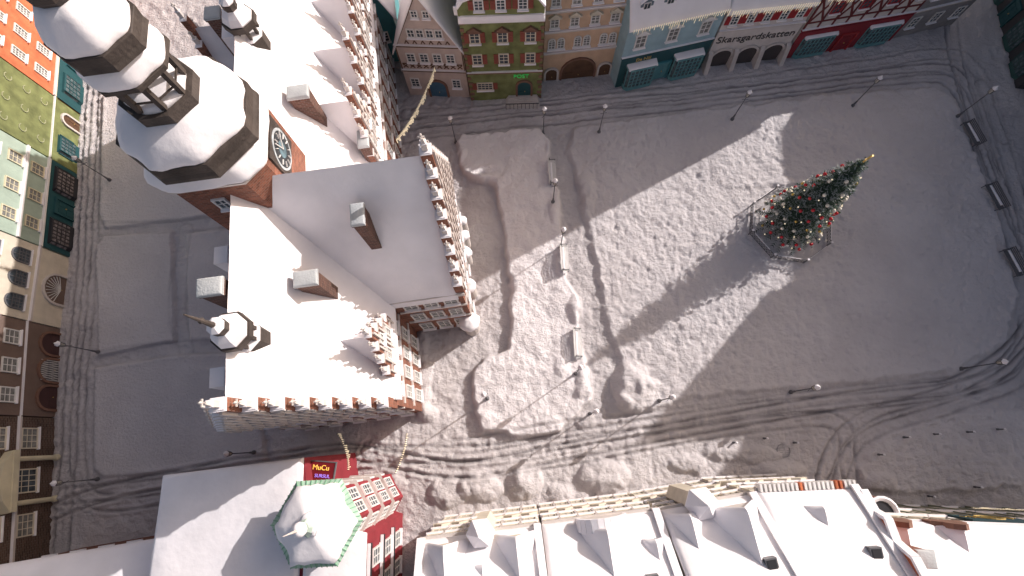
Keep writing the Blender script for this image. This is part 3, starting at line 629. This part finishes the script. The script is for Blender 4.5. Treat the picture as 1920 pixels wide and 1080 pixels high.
for f_ in (.2,.5,.8): win(r,L*f_,4.9,1.3,1.0,fm=GREY,style='arch',nx=4); win(r,L*f_,8,1.2,1.2,fm=GREY,style='arch')
d_=door(r,L*.5,3.0,1.0,TAUPE,STONE)
gr=MB()
for k in range(12): a=k*pi/12; gr.bar((0,-.12,.6),(1.4*math.cos(a),-.12,.9+1.4*math.sin(a)),.05)
gr.build('iron_grille',WHITE,d_)
r,L=house('town_house','taupe brown house with three maroon arches, the middle one a lattice gate',G(104,782),G(112,617),10,11,16,'side',TAUPE,cornices=(3.5,6.3),cm=TAUPE,**LG)
for f_ in (.2,.5,.8): win(r,L*f_,5.0,1.2,1.3,fm=WHITE,pm=WARM); win(r,L*f_,8,1.1,1.2); dd=door(r,L*f_,2.2,1.0,mat('maroon_shutter',(.07,.035,.035)) if f_!=.5 else GREY,BSTONE)
gr=MB()
for k in range(9):
    gr.bar((-1+k*.25,-.14,.1),(-.6+k*.2,-.14,2.0),.035); gr.bar((1-k*.25,-.15,.1),(.6-k*.2,-.15,2.0),.035)
gr.build('lattice_gate',WHITE,r,(L*.5,0,0))
r,L=house('town_house','dark brown brick house with a cream stone pedimented window, lower left',G(90,1130),G(103,784),10,11,16,'side',DBRICK,cornices=(3.6,7.2),cm=STONE,**LG)
for f_ in (.1,.42,.88): win(r,L*f_,2.6,1.7,1.4,nx=3,fm=CREAM,pm=WARM); win(r,L*f_,5.6,1.7,1.4,nx=3,fm=CREAM,pm=WARM)
win(r,L*.65,2.8,1.9,2.0,nx=4,fm=CREAM,ped=CREAM)
pc=MB()
for s_ in (-1.9,1.9): pc.lathe([(.3,0),(.3,.3),(.22,.4),(.22,4.1),(.35,4.3)],L*.65+s_,-.4,10)
pc.box(L*.65-2.6,L*.65+2.6,-.9,.0,4.3,4.8); pc.prism([(L*.65-2.6,4.8),(L*.65+2.6,4.8),(L*.65+1.6,5.5),(L*.65,5.9),(L*.65-1.6,5.5)],-.8,.0); pc.build('portico',YCREAM,r)
# ================================================================= BOTTOM LEFT CORNER BUILDING
r=thing('corner_building','crimson corner building with flat snowy terrace and hexagonal green copper turret','building',(-13.8,-5.4,0),R(3))
MB().prism([(-12.5,3.3),(-2.3,4.1),(-1.6,0),(2.3,-1.5),(2.4,-18),(-12.5,-18)],-.1,11.6,'z').build('wall',CRIM,r)
s=MB(); s.snow((-12.6,-18,11.6),(-1.7,-18,11.6),(-2.3,4.1,11.6),(-12.6,3.4,11.6),.35,sp=1,seed=4); s.snow((-1.7,-18,11.7),(2.5,-18,11.6),(2.5,-1.2,11.6),(-1.8,0,11.7),.35,sp=1,seed=5); s.build('roof',SNOW,r)
def hx(rr,z,cx=0,cy=0,off=.0,n=6): return [(cx+rr*math.cos(2*pi*(i+off)/n),cy+rr*math.sin(2*pi*(i+off)/n),z) for i in range(n)]
tw=MB().loft([hx(2.35,-.1),hx(2.35,14.2)]).build('turret_wall',CRIM,r)
for k_ in range(6):
    a=2*pi*(k_+.5)/6
    if k_ in (0,1,5):
        for z in (2.4,5.6,8.8,12):
            for q_ in (-.5,.5):
                cx=2.06*math.cos(a)-q_*math.sin(a); cy=2.06*math.sin(a)+q_*math.cos(a); win(tw,cx,z,.65,1.7,y=cy,rz=a+pi/2,fm=WHITE,sill=False)
for z in (4.0,7.2,10.4,13.6): MB().loft([hx(2.55,z),hx(2.64,z+.22)]).build('cornice',STONE,tw)
tr_=MB().loft([hx(2.9,14.2),hx(3.05,14.35),hx(2.4,14.8),hx(2.3,14.85)]).build('turret_roof',COPPER,r)
rb=MB()
for i in range(6):
    for k_ in range(9):
        a=hx(3.06,14.37)[i];b_=hx(3.06,14.37)[(i+1)%6]; c_=hx(2.4,14.83)[i]; d2=hx(2.4,14.83)[(i+1)%6]; t=k_/9
        rb.bar(Vector(a).lerp(Vector(b_),t),Vector(c_).lerp(Vector(d2),t),.05,.07)
rb.build('roof_rib',mat('dark_copper_seam',(.16,.32,.21)),tr_)
s=MB(); pr_=[]
for rr,z in ((2.76,14.48),(2.74,14.74),(2.4,14.98),(1.8,15.2),(1.2,15.42),(.7,15.7),(.55,15.8)):
    rg=[]
    for i in range(6):
        for t in (0,.17,.33,.5,.67,.83):
            x=hx(rr,z)[i][0]*(1-t)+hx(rr,z)[(i+1)%6][0]*t; y=hx(rr,z)[i][1]*(1-t)+hx(rr,z)[(i+1)%6][1]*t
            q_=1+(.12 if rr>2.5 else .04)*noise.noise(Vector((x*1.3,y*1.3,z))); rg.append((x*q_,y*q_,z+.05*noise.noise(Vector((x,y,3)))))
    pr_.append(rg)
s.loft(pr_,sm=True).build('snow_cap',SNOW,tr_)
MB().loft([hx(.75,15.55,n=8),hx(.5,16.0,n=8),hx(.32,16.4,n=8)]).build('cupola',mat('frosted_copper',(.45,.55,.48),.7,.3,5,.3),tr_)
MB().blob((.1,.1,15.75),(.72,.68,.35),12,6,half=True,amp=.4).build('snow_cap',SNOW,tr_)
fn=MB().blob((0,0,17.0),(.45,.45,.45),12,8,amp=.03); fn.build('finial_ball',SNOW,tr_)
MB().lathe([(.2,16.2),(.1,16.7)],n=8).lathe([(.1,17.3),(.02,19.2)],n=6).build('finial_spike',STONE,tr_)
for z in (2.4,5.6,8.8):
    for y_ in (-3.2,-5.4,-7.6,-9.8,-12): win(r,2.38,z,1.0,1.7,y=y_,rz=pi/2,fm=WHITE)
for z in (4.0,7.2,10.6): MB().box(2.38,2.65,-18,-2,z,z+.28).box(2.38,2.6,-18,-2,z+.282,z+.36,1).build('facade_cornice',[BLACK,SNOW],r)
bl=MB()
for (a,b_) in (((-12.3,-4.2),(-9.3,-4.2)),((-9.3,-4.2),(-9.3,-16)),((-12.3,-4.2),(-12.3,-16))):
    a=Vector((*a,11.7));b_=Vector((*b_,11.7)); n=int((b_-a).length/.35)
    for z in (.5,1.3): bl.bar(a+Vector((0,0,z)),b_+Vector((0,0,z)),.08)
    for i in range(n+1):
        p=a.lerp(b_,i/n); bl.bar(p,p+Vector((0,0,1.35)),.06)
        if i<n: q_=a.lerp(b_,(i+1)/n); bl.bar(p+Vector((0,0,.5)),q_+Vector((0,0,1.3)),.045); bl.bar(q_+Vector((0,0,.5)),p+Vector((0,0,1.3)),.045)
bl.build('roof_railing',BLACK,r)
chimney(r,-4.5,-9,11.6,13.6,.9,.9); chimney(r,.6,-12,11.6,13.4,.8,.8)
sp_=thing('neon_sign','dark red sign board with yellow and violet neon lettering on the corner building','sign',G(604,884,10.4),R(-4))
MB().box(-.95,.95,-.68,.68,-.08,.08).build('board',mat('sign_dark_red',(.17,.012,.018),.5),sp_)
fr=MB().box(-1.02,1.02,-.75,-.68,-.1,.12).box(-1.02,1.02,.68,.75,-.1,.12).box(-1.02,-.95,-.68,.68,-.1,.12).box(.95,1.02,-.68,.68,-.1,.12).build('sign_frame',GREY,sp_)
MB().bar((-.9,-.4,-.1),(-2.2,-.6,-.6),.08).bar((-.9,.4,-.1),(-2.2,.2,-.6),.08).build('bracket',BLACK,sp_)
text(sp_,'MuCu',.52,NEONY,(-.1,.26,.1),(0,0,0)); text(sp_,'SURSUL',.34,NEONV,(.1,-.32,.1),(0,0,0))
r,L=house('brick_annex','long low brick building with snowy roof at the bottom left edge',G(345,1010,9),G(-40,1075,9),10,9,10.5,'side',BRICK,snowt=.4,cornices=(8.6,))
for f_ in (.1,.25,.4,.55,.7,.85): win(r,L*f_,6.5,.9,1.2)
# ================================================================= BOTTOM ROW
def party(r,x,dp,ev,rd,m=STONE):
    o=MB().prism([(-.3,ev-.4),(dp/2,rd-.1),(dp/2,rd+.45),(-.3,ev+.35)],x-.2,x+.2,'x').build('party_wall',m,r)
    MB().bar((x,-.32,ev+.4),(x,dp/2,rd+.5),.5,.16).build('snow_cap',SNOW,o)
def skylight(r,x,f,dp,ev,rd):
    y=dp/2*f; z=ev+(rd-ev)*f; o=MB().box(x-.36,x+.36,y-.35,y+.4,z-.3,z+.6).build('skylight',GREY,r)
    MB().box(x-.27,x+.27,y-.26,y+.3,z+.601,z+.64).build('pane',BLACK,o); MB().box(x-.44,x+.44,y+.402,y+.6,z-.2,z+.7).build('snow_cap',SNOW,o)
def brow(label,a,b_,ev,rd,wm,depth=12,nwin=5,group=None,rows=(2.2,5.4,8.4,10.6),**kw):
    r,L=house('terrace_house',label,(*b_,0),(*a,0),depth,ev,rd,'side',wm,snowt=.4,over=.12,sp=.7,cornices=(4,7.2),cm=STONE,**kw)
    MB().box(0,L,-.3,.0,ev-.45,ev-.2).build('eaves_cornice',STONE,r)
    for z in rows:
        if z<ev-.8:
            for i in range(nwin): win(r,L*(i+.5)/nwin,z,.85,1.3,fm=CREAM,pm=GLASS,ped=CREAM if 5<z<6 else None)
    for i in range(1,nwin): MB().box(L*i/nwin-.1,L*i/nwin+.1,-.16,.01,.0,ev-.46).build('pilaster',STONE,r)
    party(r,.2,depth,ev,rd); skylight(r,L*.22,.55,depth,ev,rd)
    return r,L
def oriel(r,x,z0,z1,rad,n=6):
    o=MB().loft([hx(rad*.4,z0-1,x,-.2,n=n),hx(rad,z0,x,-.3,n=n),hx(rad,z1,x,-.3,n=n)]).build('oriel',CREAM,r)
    MB().loft([hx(rad*1.22,z1,x,-.3,n=n),hx(rad*1.25,z1+.2,x,-.3,n=n),hx(rad*.6,z1+.9,x,-.3,n=n),hx(.06,z1+1.6,x,-.3,n=n)]).build('snow_cap',SNOW,o)
r,L=brow('cream terrace house with snow-capped hexagonal oriel, left end of the near row',(-7.4,-7.0),(1.0,-6.0),12,17.0,CREAM,nwin=6)
for f_ in (.2,.76): dormer(r,L*f_,11.9,.15,3.0,.3,6,CREAM,gab=2.0,st=.4,wn=False)
oriel(r,L*.48,8,13.0,.8); dormer(r,L*.48,12.9,1.6,1.2,.6,2.5,LIME,gab=.4,st=.25); party(r,L-.2,12,12,17.0)
r,L=brow('white terrace house with a wide curved parapet gable over its middle',(1.15,-5.95),(9.2,-5.0),12,17.0,LIME,nwin=6)
g=MB(); n=12; pl=[(L*.3,11.6),(L*.7,11.6)]+[(L*.5+L*.2*math.cos(pi*k/n),12.5+1.3*math.sin(pi*k/n)) for k in range(n+1)]
g=g.prism(pl,-.2,.3).build('curved_gable',LIME,r); gs=MB()
for a,b_ in zip(pl[2:],pl[3:]): gs.bar((a[0],.08,a[1]+.08),(b_[0],.08,b_[1]+.08),.85,.25)
gs.build('gable_snow',SNOW,g); dormer(r,L*.5,12.2,.35,L*.36,.4,6.5,LIME,gab=1.8,st=.4,wn=False)
dormer(r,L*.12,13.0,1.4,1.1,.7,2.2,LIME,gab=.4,st=.25)
r,L=brow('terrace house with hexagonal oriel and a tall peaked cross gable, middle of the near row',(9.35,-4.95),(15.8,-3.9),12.4,17.6,CREAM,nwin=5)
oriel(r,L*.62,8,13.4,.9); dormer(r,L*.3,12.3,.2,3.6,.3,6.5,LIME,gab=2.7,st=.4,wn=False); dormer(r,L*.8,12.3,.2,2.4,.3,5,LIME,gab=1.6,st=.4,wn=False); chimney(r,L*.12,4.5,16,18.2,.7,.7,GPLA)
r,L=brow('terrace house with white slatted parapet and terracotta scrolled end gable',(15.95,-3.7),(22.6,-3.4),12.6,17.4,LIME,nwin=6)
g=MB(); pl=[(-.2,10.5),(0,13.2),(1.2,13.9),(1.5,15),(2.8,15.3),(3.4,16.6),(5,17.4),(6,18.1),(7,17.4),(8.6,16.6),(9.2,15.3),(10.5,15),(10.8,13.9),(12,13.2),(12,10.5)]
g=g.prism(pl,-.32,-.02,'x').build('end_gable',OBRICK,r); gs=MB()
for a,b_ in zip(pl[1:-1],pl[2:]): gs.bar((-.17,a[0],a[1]+.08),(-.17,b_[0],b_[1]+.08),.5,.22)
gs.build('gable_snow',SNOW,g); pr=MB()
for i in range(22): pr.box(L*i/22,L*i/22+.16,-.6,-.1,12.2,12.9,i in (3,4,12))
pr.build('parapet',[WHITE,OBRICK],r); dormer(r,L*.5,12.8,.9,1.6,.8,3,LIME,st=.25); chimney(r,L*.2,5,16,18,.8,.8)
WCR=mat('weathered_cream',(.40,.36,.28),.85,.5,3,.5,1.3)
hp0=Vector((48,-6.4,0)); hp1=Vector((23.6,-5.6,0))
r,L=house('corner_hall','weathered cream building with scroll gables, round well turret and painted clock sign, bottom right',hp0,hp1,14,11.5,17,'side',WCR,snowt=.45,over=.1,sp=.8,cornices=(3.9,7.6,11.0),cm=STONE,cat='building')
for z in (2.2,5.7,9.3):
    for i in range(15):
        f_=(i+.5)/15
        if not (z>9 and .48<f_<.68): win(r,L*f_,z,1.0,1.5,fm=CREAM,pm=GLASS,sill=i%2==0)
for i in range(1,15): MB().box(L*i/15-.11,L*i/15+.11,-.18,.01,0,7.4).build('pilaster',mat('green_stained_stone',(.25,.27,.19),.8,.4,4,.4),r)
for f_ in (.12,.3,.78,.93): MB().prism([(-1.3,11.0),(1.3,11.0),(1.2,11.9),(.7,12.2),(.5,12.9),(0,13.3),(-.5,12.9),(-.7,12.2),(-1.2,11.9)],-.25,.1).build('scroll_gable',BSTONE,r,(L*f_,0,0))
for f_ in (.12,.3,.78,.93): dormer(r,L*f_,11.4,.12,1.9,.5,3,WCR,gab=.9,st=.25,wn=False)
sg_=MB().box(L*.49,L*.67,-.3,-.16,8.2,10.6).build('painted_sign',mat('dark_blue_sign',(.02,.05,.06)),r)
f=MB(); sx=L*.58
for i in range(20): a=i*pi/10;b2=(i+1)*pi/10; f.bar((sx+.85*math.cos(a),-.33,9.4+.85*math.sin(a)),(sx+.85*math.cos(b2),-.33,9.4+.85*math.sin(b2)),.08)
f.bar((sx,-.33,9.4),(sx,-.33,10),.07).bar((sx,-.33,9.4),(sx+.4,-.33,9.2),.07)
for s_ in (-1,1):
    for k_ in range(4): f.bar((sx+s_*(1.1+.22*k_),-.33,8.9+.2*k_),(sx+s_*(1.3+.22*k_),-.33,9.8-.2*k_),.05)
f.build('clock_emblem',GOLD,sg_)
ha=math.atan2(hp1.y-hp0.y,hp1.x-hp0.x); pw=Matrix.Rotation(-ha,3,'Z')@(G(1655,962,7.5)-hp0)
p=MB().lathe([(1.15,-.1),(1.15,7.5)],pw.x,pw.y,16).build('round_turret',BRICK,r)
MB().lathe([(1.2,7.5),(1.26,7.65),(1.1,7.75),(.92,7.66),(.88,7.52)],pw.x,pw.y,16).build('snow_rim',SNOW,p); MB().lathe([(.86,7.505),(.86,7.53)],pw.x,pw.y,16).build('well_shade_disc',BLACK,p)  # flat black disc paints the shade inside the turret's open top
icicles(r,.2,L*.42,-.35,3.6); chimney(r,L*.3,3,14.5,17,1.2,1.0,BRICK); chimney(r,L*.95,1.6,12.6,15.0,1.0,.9,BRICK); skylight(r,L*.84,.5,14,11.5,17); party(r,L-.2,14,11.5,17,BRICK)
# ================================================================= STREET FURNITURE
lamp0=thing('street_lamp','','street lamp')
MB().lathe([(.2,-.15),(.2,.2),(.12,.35),(.08,.9),(.055,1.0),(.045,4.0)],n=10).bar((-.35,0,3.55),(.35,0,3.55),.04).build('pole',GREY,lamp0)
ld=MB().lathe([(.12,3.98),(.2,4.05)],n=6)
for i in range(6): a=(i+.5)*pi/3; ld.bar((.17*math.cos(a),.17*math.sin(a),4.03),(.24*math.cos(a),.24*math.sin(a),4.6),.04)
ld=ld.lathe([(.27,4.6),(.27,4.66)],n=6).build('lantern',GREY,lamp0); MB().lathe([(.15,4.06),(.21,4.58)],n=6).build('lamp_glass',LAMPG,ld)
MB().lathe([(.26,4.662),(.27,4.74),(.12,4.92),(.02,5.1)],n=6).build('snow_cap',SNOW,ld)
LMP=[(855,268,'street lamp at the upper left corner of the snowy bed, nearest the town hall'),(1018,252,'street lamp in front of the ochre house, left of the pair by the path'),(1122,252,'street lamp at the top left corner of the big snow field'),
(1370,228,'street lamp before the arcade house on the far edge of the snow field'),(1595,202,'street lamp before the crimson and green shop'),(210,340,'street lamp on the left road facing the mint green house'),
(190,661,'street lamp on the left road facing the taupe house'),(185,898,'street lamp at the lower left road bend'),(480,848,'street lamp below the corner of the town hall front gable'),
(915,748,'street lamp on the lower end of the long snow bed'),(1106,776,'street lamp at the lower right corner of the long snow bed'),(1234,752,'street lamp beside the snow mound at the foot of the big field'),
(1482,735,'street lamp on the near edge of the field, below the christmas tree'),(1797,692,'street lamp at the lower right bend of the field'),(1050,468,'street lamp above the upper park bench'),
(1036,385,'street lamp at the upper end of the long bed beside the path'),(1790,222,'street lamp at the upper right corner of the field'),(1078,702,'street lamp below the lower park bench')]
for i,(px,py,lb) in enumerate(LMP):
    p=G(px,py); o=lamp0 if i==0 else dup(lamp0); o.location=(p.x,p.y,gz(p.x,p.y)-.03); o.rotation_euler=(0,0,random.uniform(0,1)); tag(o,lb,'street lamp','street lamps around the square')
be0=thing('park_bench','','bench'); b=MB()
for i in range(5): b.box(-1.5,1.5,-.32+i*.14,-.22+i*.14,.42,.47)
b.build('seat',WHITE,be0); b=MB()
for i in range(4): b.box(-1.5,1.5,.34+.05*i,.38+.05*i,.55+i*.13,.65+i*.13)
b.build('backrest',WHITE,be0)
for x in (-1.4,1.4): MB().box(x-.04,x+.04,-.3,-.22,-.1,.42).box(x-.04,x+.04,.3,.38,-.1,1.0).box(x-.04,x+.04,-.3,.34,.36,.418).bar((x,-.3,.65),(x,.36,.65),.06).bar((x,-.28,.4),(x,-.28,.65),.05).build('leg',GREY,be0)
b=MB(); b.snow((-1.3,.08,.475),(1.1,.08,.475),(1.1,.32,.475),(-1.3,.32,.475),.09,edge=.08,sp=.3,amp=.08); b.build('snow_cap',SNOW,be0)
BN=[(1058,490,92,'white slatted bench halfway down the long bed, below a lamp'),(1083,645,91,'white slatted bench near the lower end of the long bed'),(1036,330,92,'white slatted bench at the top of the path between the beds'),
(1812,257,-78,'slatted bench painted grey for shade, right edge of the field, uppermost of three'),(1850,376,-78,'slatted bench painted grey for shade, right edge of the field, middle of three'),(1885,497,-78,'slatted bench painted grey for shade, right edge of the field, lowest of three')]
for i,(px,py,a,lb) in enumerate(BN):
    p=G(px,py); o=be0 if i==0 else dup(be0); o.location=(p.x,p.y,max(gz(p.x+dx,p.y+dy) for dx in (-.3,0,.3) for dy in (-1.2,0,1.2))-.1); o.rotation_euler=(0,0,R(a)); tag(o,lb,'bench','park benches')
    if i>2:
        for c_ in o.children:
            if not c_.name.startswith('snow'): c_.material_slots[0].link='OBJECT'; c_.material_slots[0].material=GREY  # grey replaces the white paint, standing for the shade on these benches
bo0=thing('bollard','','bollard'); MB().lathe([(.1,-.1),(.1,.15),(.07,.2),(.06,.7),(.09,.74),(.09,.8)],n=10).build('post',GREY,bo0); MB().blob((0,0,.8),(.12,.12,.1),8,4,half=True).build('snow_cap',SNOW,bo0)
for i,(px,py) in enumerate([(1690,820),(1747,814),(1810,810),(1865,805),(1643,852),(1375,830),(1432,822),(1488,830),(1820,912),(1740,930)]):
    p=G(px,py); o=bo0 if i==0 else dup(bo0); o.location=(p.x,p.y,gz(p.x,p.y)); tag(o,'black iron bollard with a cap of snow on the lower right lane','bollard','bollards along the lower right lane')
p=G(1469,845); mh=MB()
for i in range(24): a=i*pi/12;b2=a+pi/12; mh.bar((.6*math.cos(a),.6*math.sin(a),0),(.6*math.cos(b2),.6*math.sin(b2),0),.05)
for i in range(-3,4): mh.bar((-.55,i*.16,0),(.55,i*.16,0),.03)
o=mh.build('drain_grate',FROST,None,(p.x,p.y,gz(p.x,p.y)-.01)); tag(o,'round iron drain grate in the snow of the lower lane','grate')
for i,(a,b_,lb) in enumerate([((815,125),(742,262),'light garland strung over the alley behind the town hall wing'),((632,812),(652,882),'light garland strung from the town hall front gable to the corner building'),((762,812),(740,888),'light garland strung across the lower lane right of the neon sign')]):
    z=[9,8,5.5][i]; A=G(*a,z);B=G(*b_,z); t=thing('light_garland',lb,'string lights',A,0,'string light garlands'); D=B-A; n=14; c_=MB(); s=MB(); nn=int(D.length/.16)
    f_=lambda u: D*u-Vector((0,0,.8*4*u*(1-u)))
    for k in range(n): c_.bar(f_(k/n),f_((k+1)/n),.04)
    c_.build('cable',BLACK,t)
    for k in range(nn):
        p=f_((k+.5)/nn); l=random.uniform(.4,1.0)
        for j in range(int(l/.15)): q_=p-Vector((0,0,j*.15)); s.box(q_.x-.025,q_.x+.025,q_.y-.025,q_.y+.025,q_.z-.025,q_.z+.025)
    s=s.build('light_curtain',LIGHTS,t,fix=False); s['kind']='stuff'
# ================================================================= CHRISTMAS TREE
tp=G(1472,424); tz=gz(tp.x,tp.y)
T=thing('christmas_tree','tall frosted christmas tree with red and white baubles and gold star inside a railing','christmas tree',(tp.x,tp.y,tz))
MB().lathe([(.32,-.3),(.25,2),(.04,12.9)],n=8).build('trunk',BROWN,T)
fol=MB(); TH_=13.0
GRN=mat('spruce_needles',(.035,.065,.04),.75,var=.5,vscale=2)
def crown_r(z): return 3.4*(1-(z-.5)/(TH_-.3))**.85+.1
for k in range(34):
    z=1.2+(TH_-1.7)*(k/33)**.95; rr=crown_r(z)*(1.0+.10*math.sin(k*2.1)); nb=max(4,int(17*(rr/3.2)**.6)+2)
    for j in range(nb):
        a=2*pi*(j+random.random()*.9)/nb+k; l=rr*random.uniform(.65,1.12); dr=-.30*l+random.uniform(-.15,.2)
        dirv=Vector((math.cos(a),math.sin(a),0)); sd=Vector((-math.sin(a),math.cos(a),0)); m_=int(l/.2)+2
        for q_ in range(m_):
            u=(q_+.6)/m_; c_=dirv*l*u+Vector((0,0,z+dr*u*u*1.3+.12*u)); wd=.5*(1-u*.6)*min(1,l)+.08
            for sg2 in (-1,1):
                ln_=wd*random.uniform(.6,1.2); tip=c_+sd*sg2*ln_+dirv*ln_*.7+Vector((0,0,-.12*random.random()))
                w2=.065; up=Vector((0,0,.05)); mi=1 if random.random()<.36 and q_>m_*.25 else 0
                fol.add([c_-dirv*w2,c_+dirv*w2,tip,c_+up],[(0,1,2),(0,3,2),(1,2,3)],mi)
                if random.random()<.6:
                    t2=c_+sd*sg2*ln_*.5+dirv*ln_*.9+Vector((0,0,.1)); fol.add([c_-sd*.05,c_+sd*.05,t2],[(0,1,2)],mi)
fol.build('crown',[GRN,mat('needle_frost',(.32,.35,.34),.8)],T,fix=False)
def bm_(m,r): return MB().blob((0,0,0),(r,r,r),8,6,amp=0).mesh('bauble',m)
BR=bm_(mat('red_bauble',(.55,.012,.02),.2,spec=.6),.17); BG=bm_(mat('gold_bauble',(.65,.45,.12),.25,metal=.6),.14); BW=bm_(mat('white_bauble',(.8,.74,.62),.3),.17); BL=bm_(LIGHTS,.07)
for k in range(98):
    u=(k+.5)/98; z=1.4+(TH_-2.2)*(1-math.sqrt(1-u)); rr=crown_r(z)*.98; a=k*2.39996
    link('bauble',[BR,BW,BR,BW,BG][k%5],T,(rr*math.cos(a),rr*math.sin(a),z-.2*rr))
for k in range(50):
    u=(k+.5)/50; z=1.2+(TH_-2.2)*(1-math.sqrt(1-u)); rr=crown_r(z); a=k*2.39996+1.2
    link('tree_light',BL,T,(rr*math.cos(a),rr*math.sin(a),z-.15*rr))
s=MB(); pts=[((.45 if i%2==0 else .18)*math.cos(pi/2+i*pi/5),(.45 if i%2==0 else .18)*math.sin(pi/2+i*pi/5)) for i in range(10)]
s.prism([(x,TH_+.1+z) for x,z in pts],-.07,.07); s.build('star',GOLD,T,(0,0,0),.5)
fp=G(1474,426)
fc=thing('tree_railing','low octagonal ornamental iron railing standing around the christmas tree','railing',(fp.x,fp.y,.38),R(12))
rad=4.3; pts=[Vector((rad*math.cos(i*pi/4),rad*math.sin(i*pi/4),0)) for i in range(8)]
for i in range(8):
    a,b_=pts[i],pts[(i+1)%8]
    MB().bar(a-Vector((0,0,.4)),a+Vector((0,0,1.0)),.1).box(a.x-.1,a.x+.1,a.y-.1,a.y+.1,1.002,1.12,1).build('railing_post',[GREY,SNOW],fc)
    q_=MB()
    for z in (.12,.85): q_.bar(a+Vector((0,0,z)),b_+Vector((0,0,z)),.05)
    n=9
    for k in range(1,n): c_=a.lerp(b_,k/n); q_.bar(c_+Vector((0,0,.12)),c_+Vector((0,0,.85)),.03)
    for k in range(n): c_=a.lerp(b_,k/n);d2=a.lerp(b_,(k+1)/n); q_.bar(c_+Vector((0,0,.12)),d2+Vector((0,0,.85)),.035); q_.bar(d2+Vector((0,0,.12)),c_+Vector((0,0,.85)),.035)
    q_=q_.build('railing_panel',GREY,fc); MB().bar(a.lerp(b_,.1)+Vector((0,0,.9)),a.lerp(b_,.8)+Vector((0,0,.9)),.05,.05).build('snow_cap',SNOW,q_)
# ================================================================= LIGHT
az=R(34); el=R(27); sd=Vector((math.cos(az)*math.cos(el),math.sin(az)*math.cos(el),math.sin(el)))
sl=bpy.data.lights.new('sun','SUN'); sl.energy=5.0; sl.angle=R(.5); sl.color=(1,.94,.91); so=bpy.data.objects.new('sun',sl); C.objects.link(so); so.rotation_euler=(-sd).to_track_quat('-Z','Y').to_euler(); so.location=(60,40,60)
wd=bpy.data.worlds.new('World'); scene.world=wd; wd.use_nodes=True; N=wd.node_tree.nodes; Lk=wd.node_tree.links
sk=N.new('ShaderNodeTexSky'); sk.sky_type='NISHITA'; sk.sun_disc=False; sk.sun_elevation=el; sk.sun_rotation=pi/2-az; sk.dust_density=5; sk.ozone_density=.3; sk.air_density=1
bg=N['Background']; bg.inputs['Strength'].default_value=.122
mx=N.new('ShaderNodeMixRGB'); mx.blend_type='MULTIPLY'; mx.inputs[0].default_value=1; mx.inputs[2].default_value=(1.04,.97,.94,1)
Lk.new(sk.outputs[0],mx.inputs[1]); Lk.new(mx.outputs[0],bg.inputs['Color'])
scene.view_settings.view_transform='Standard'; scene.view_settings.look='None'; scene.view_settings.exposure=0
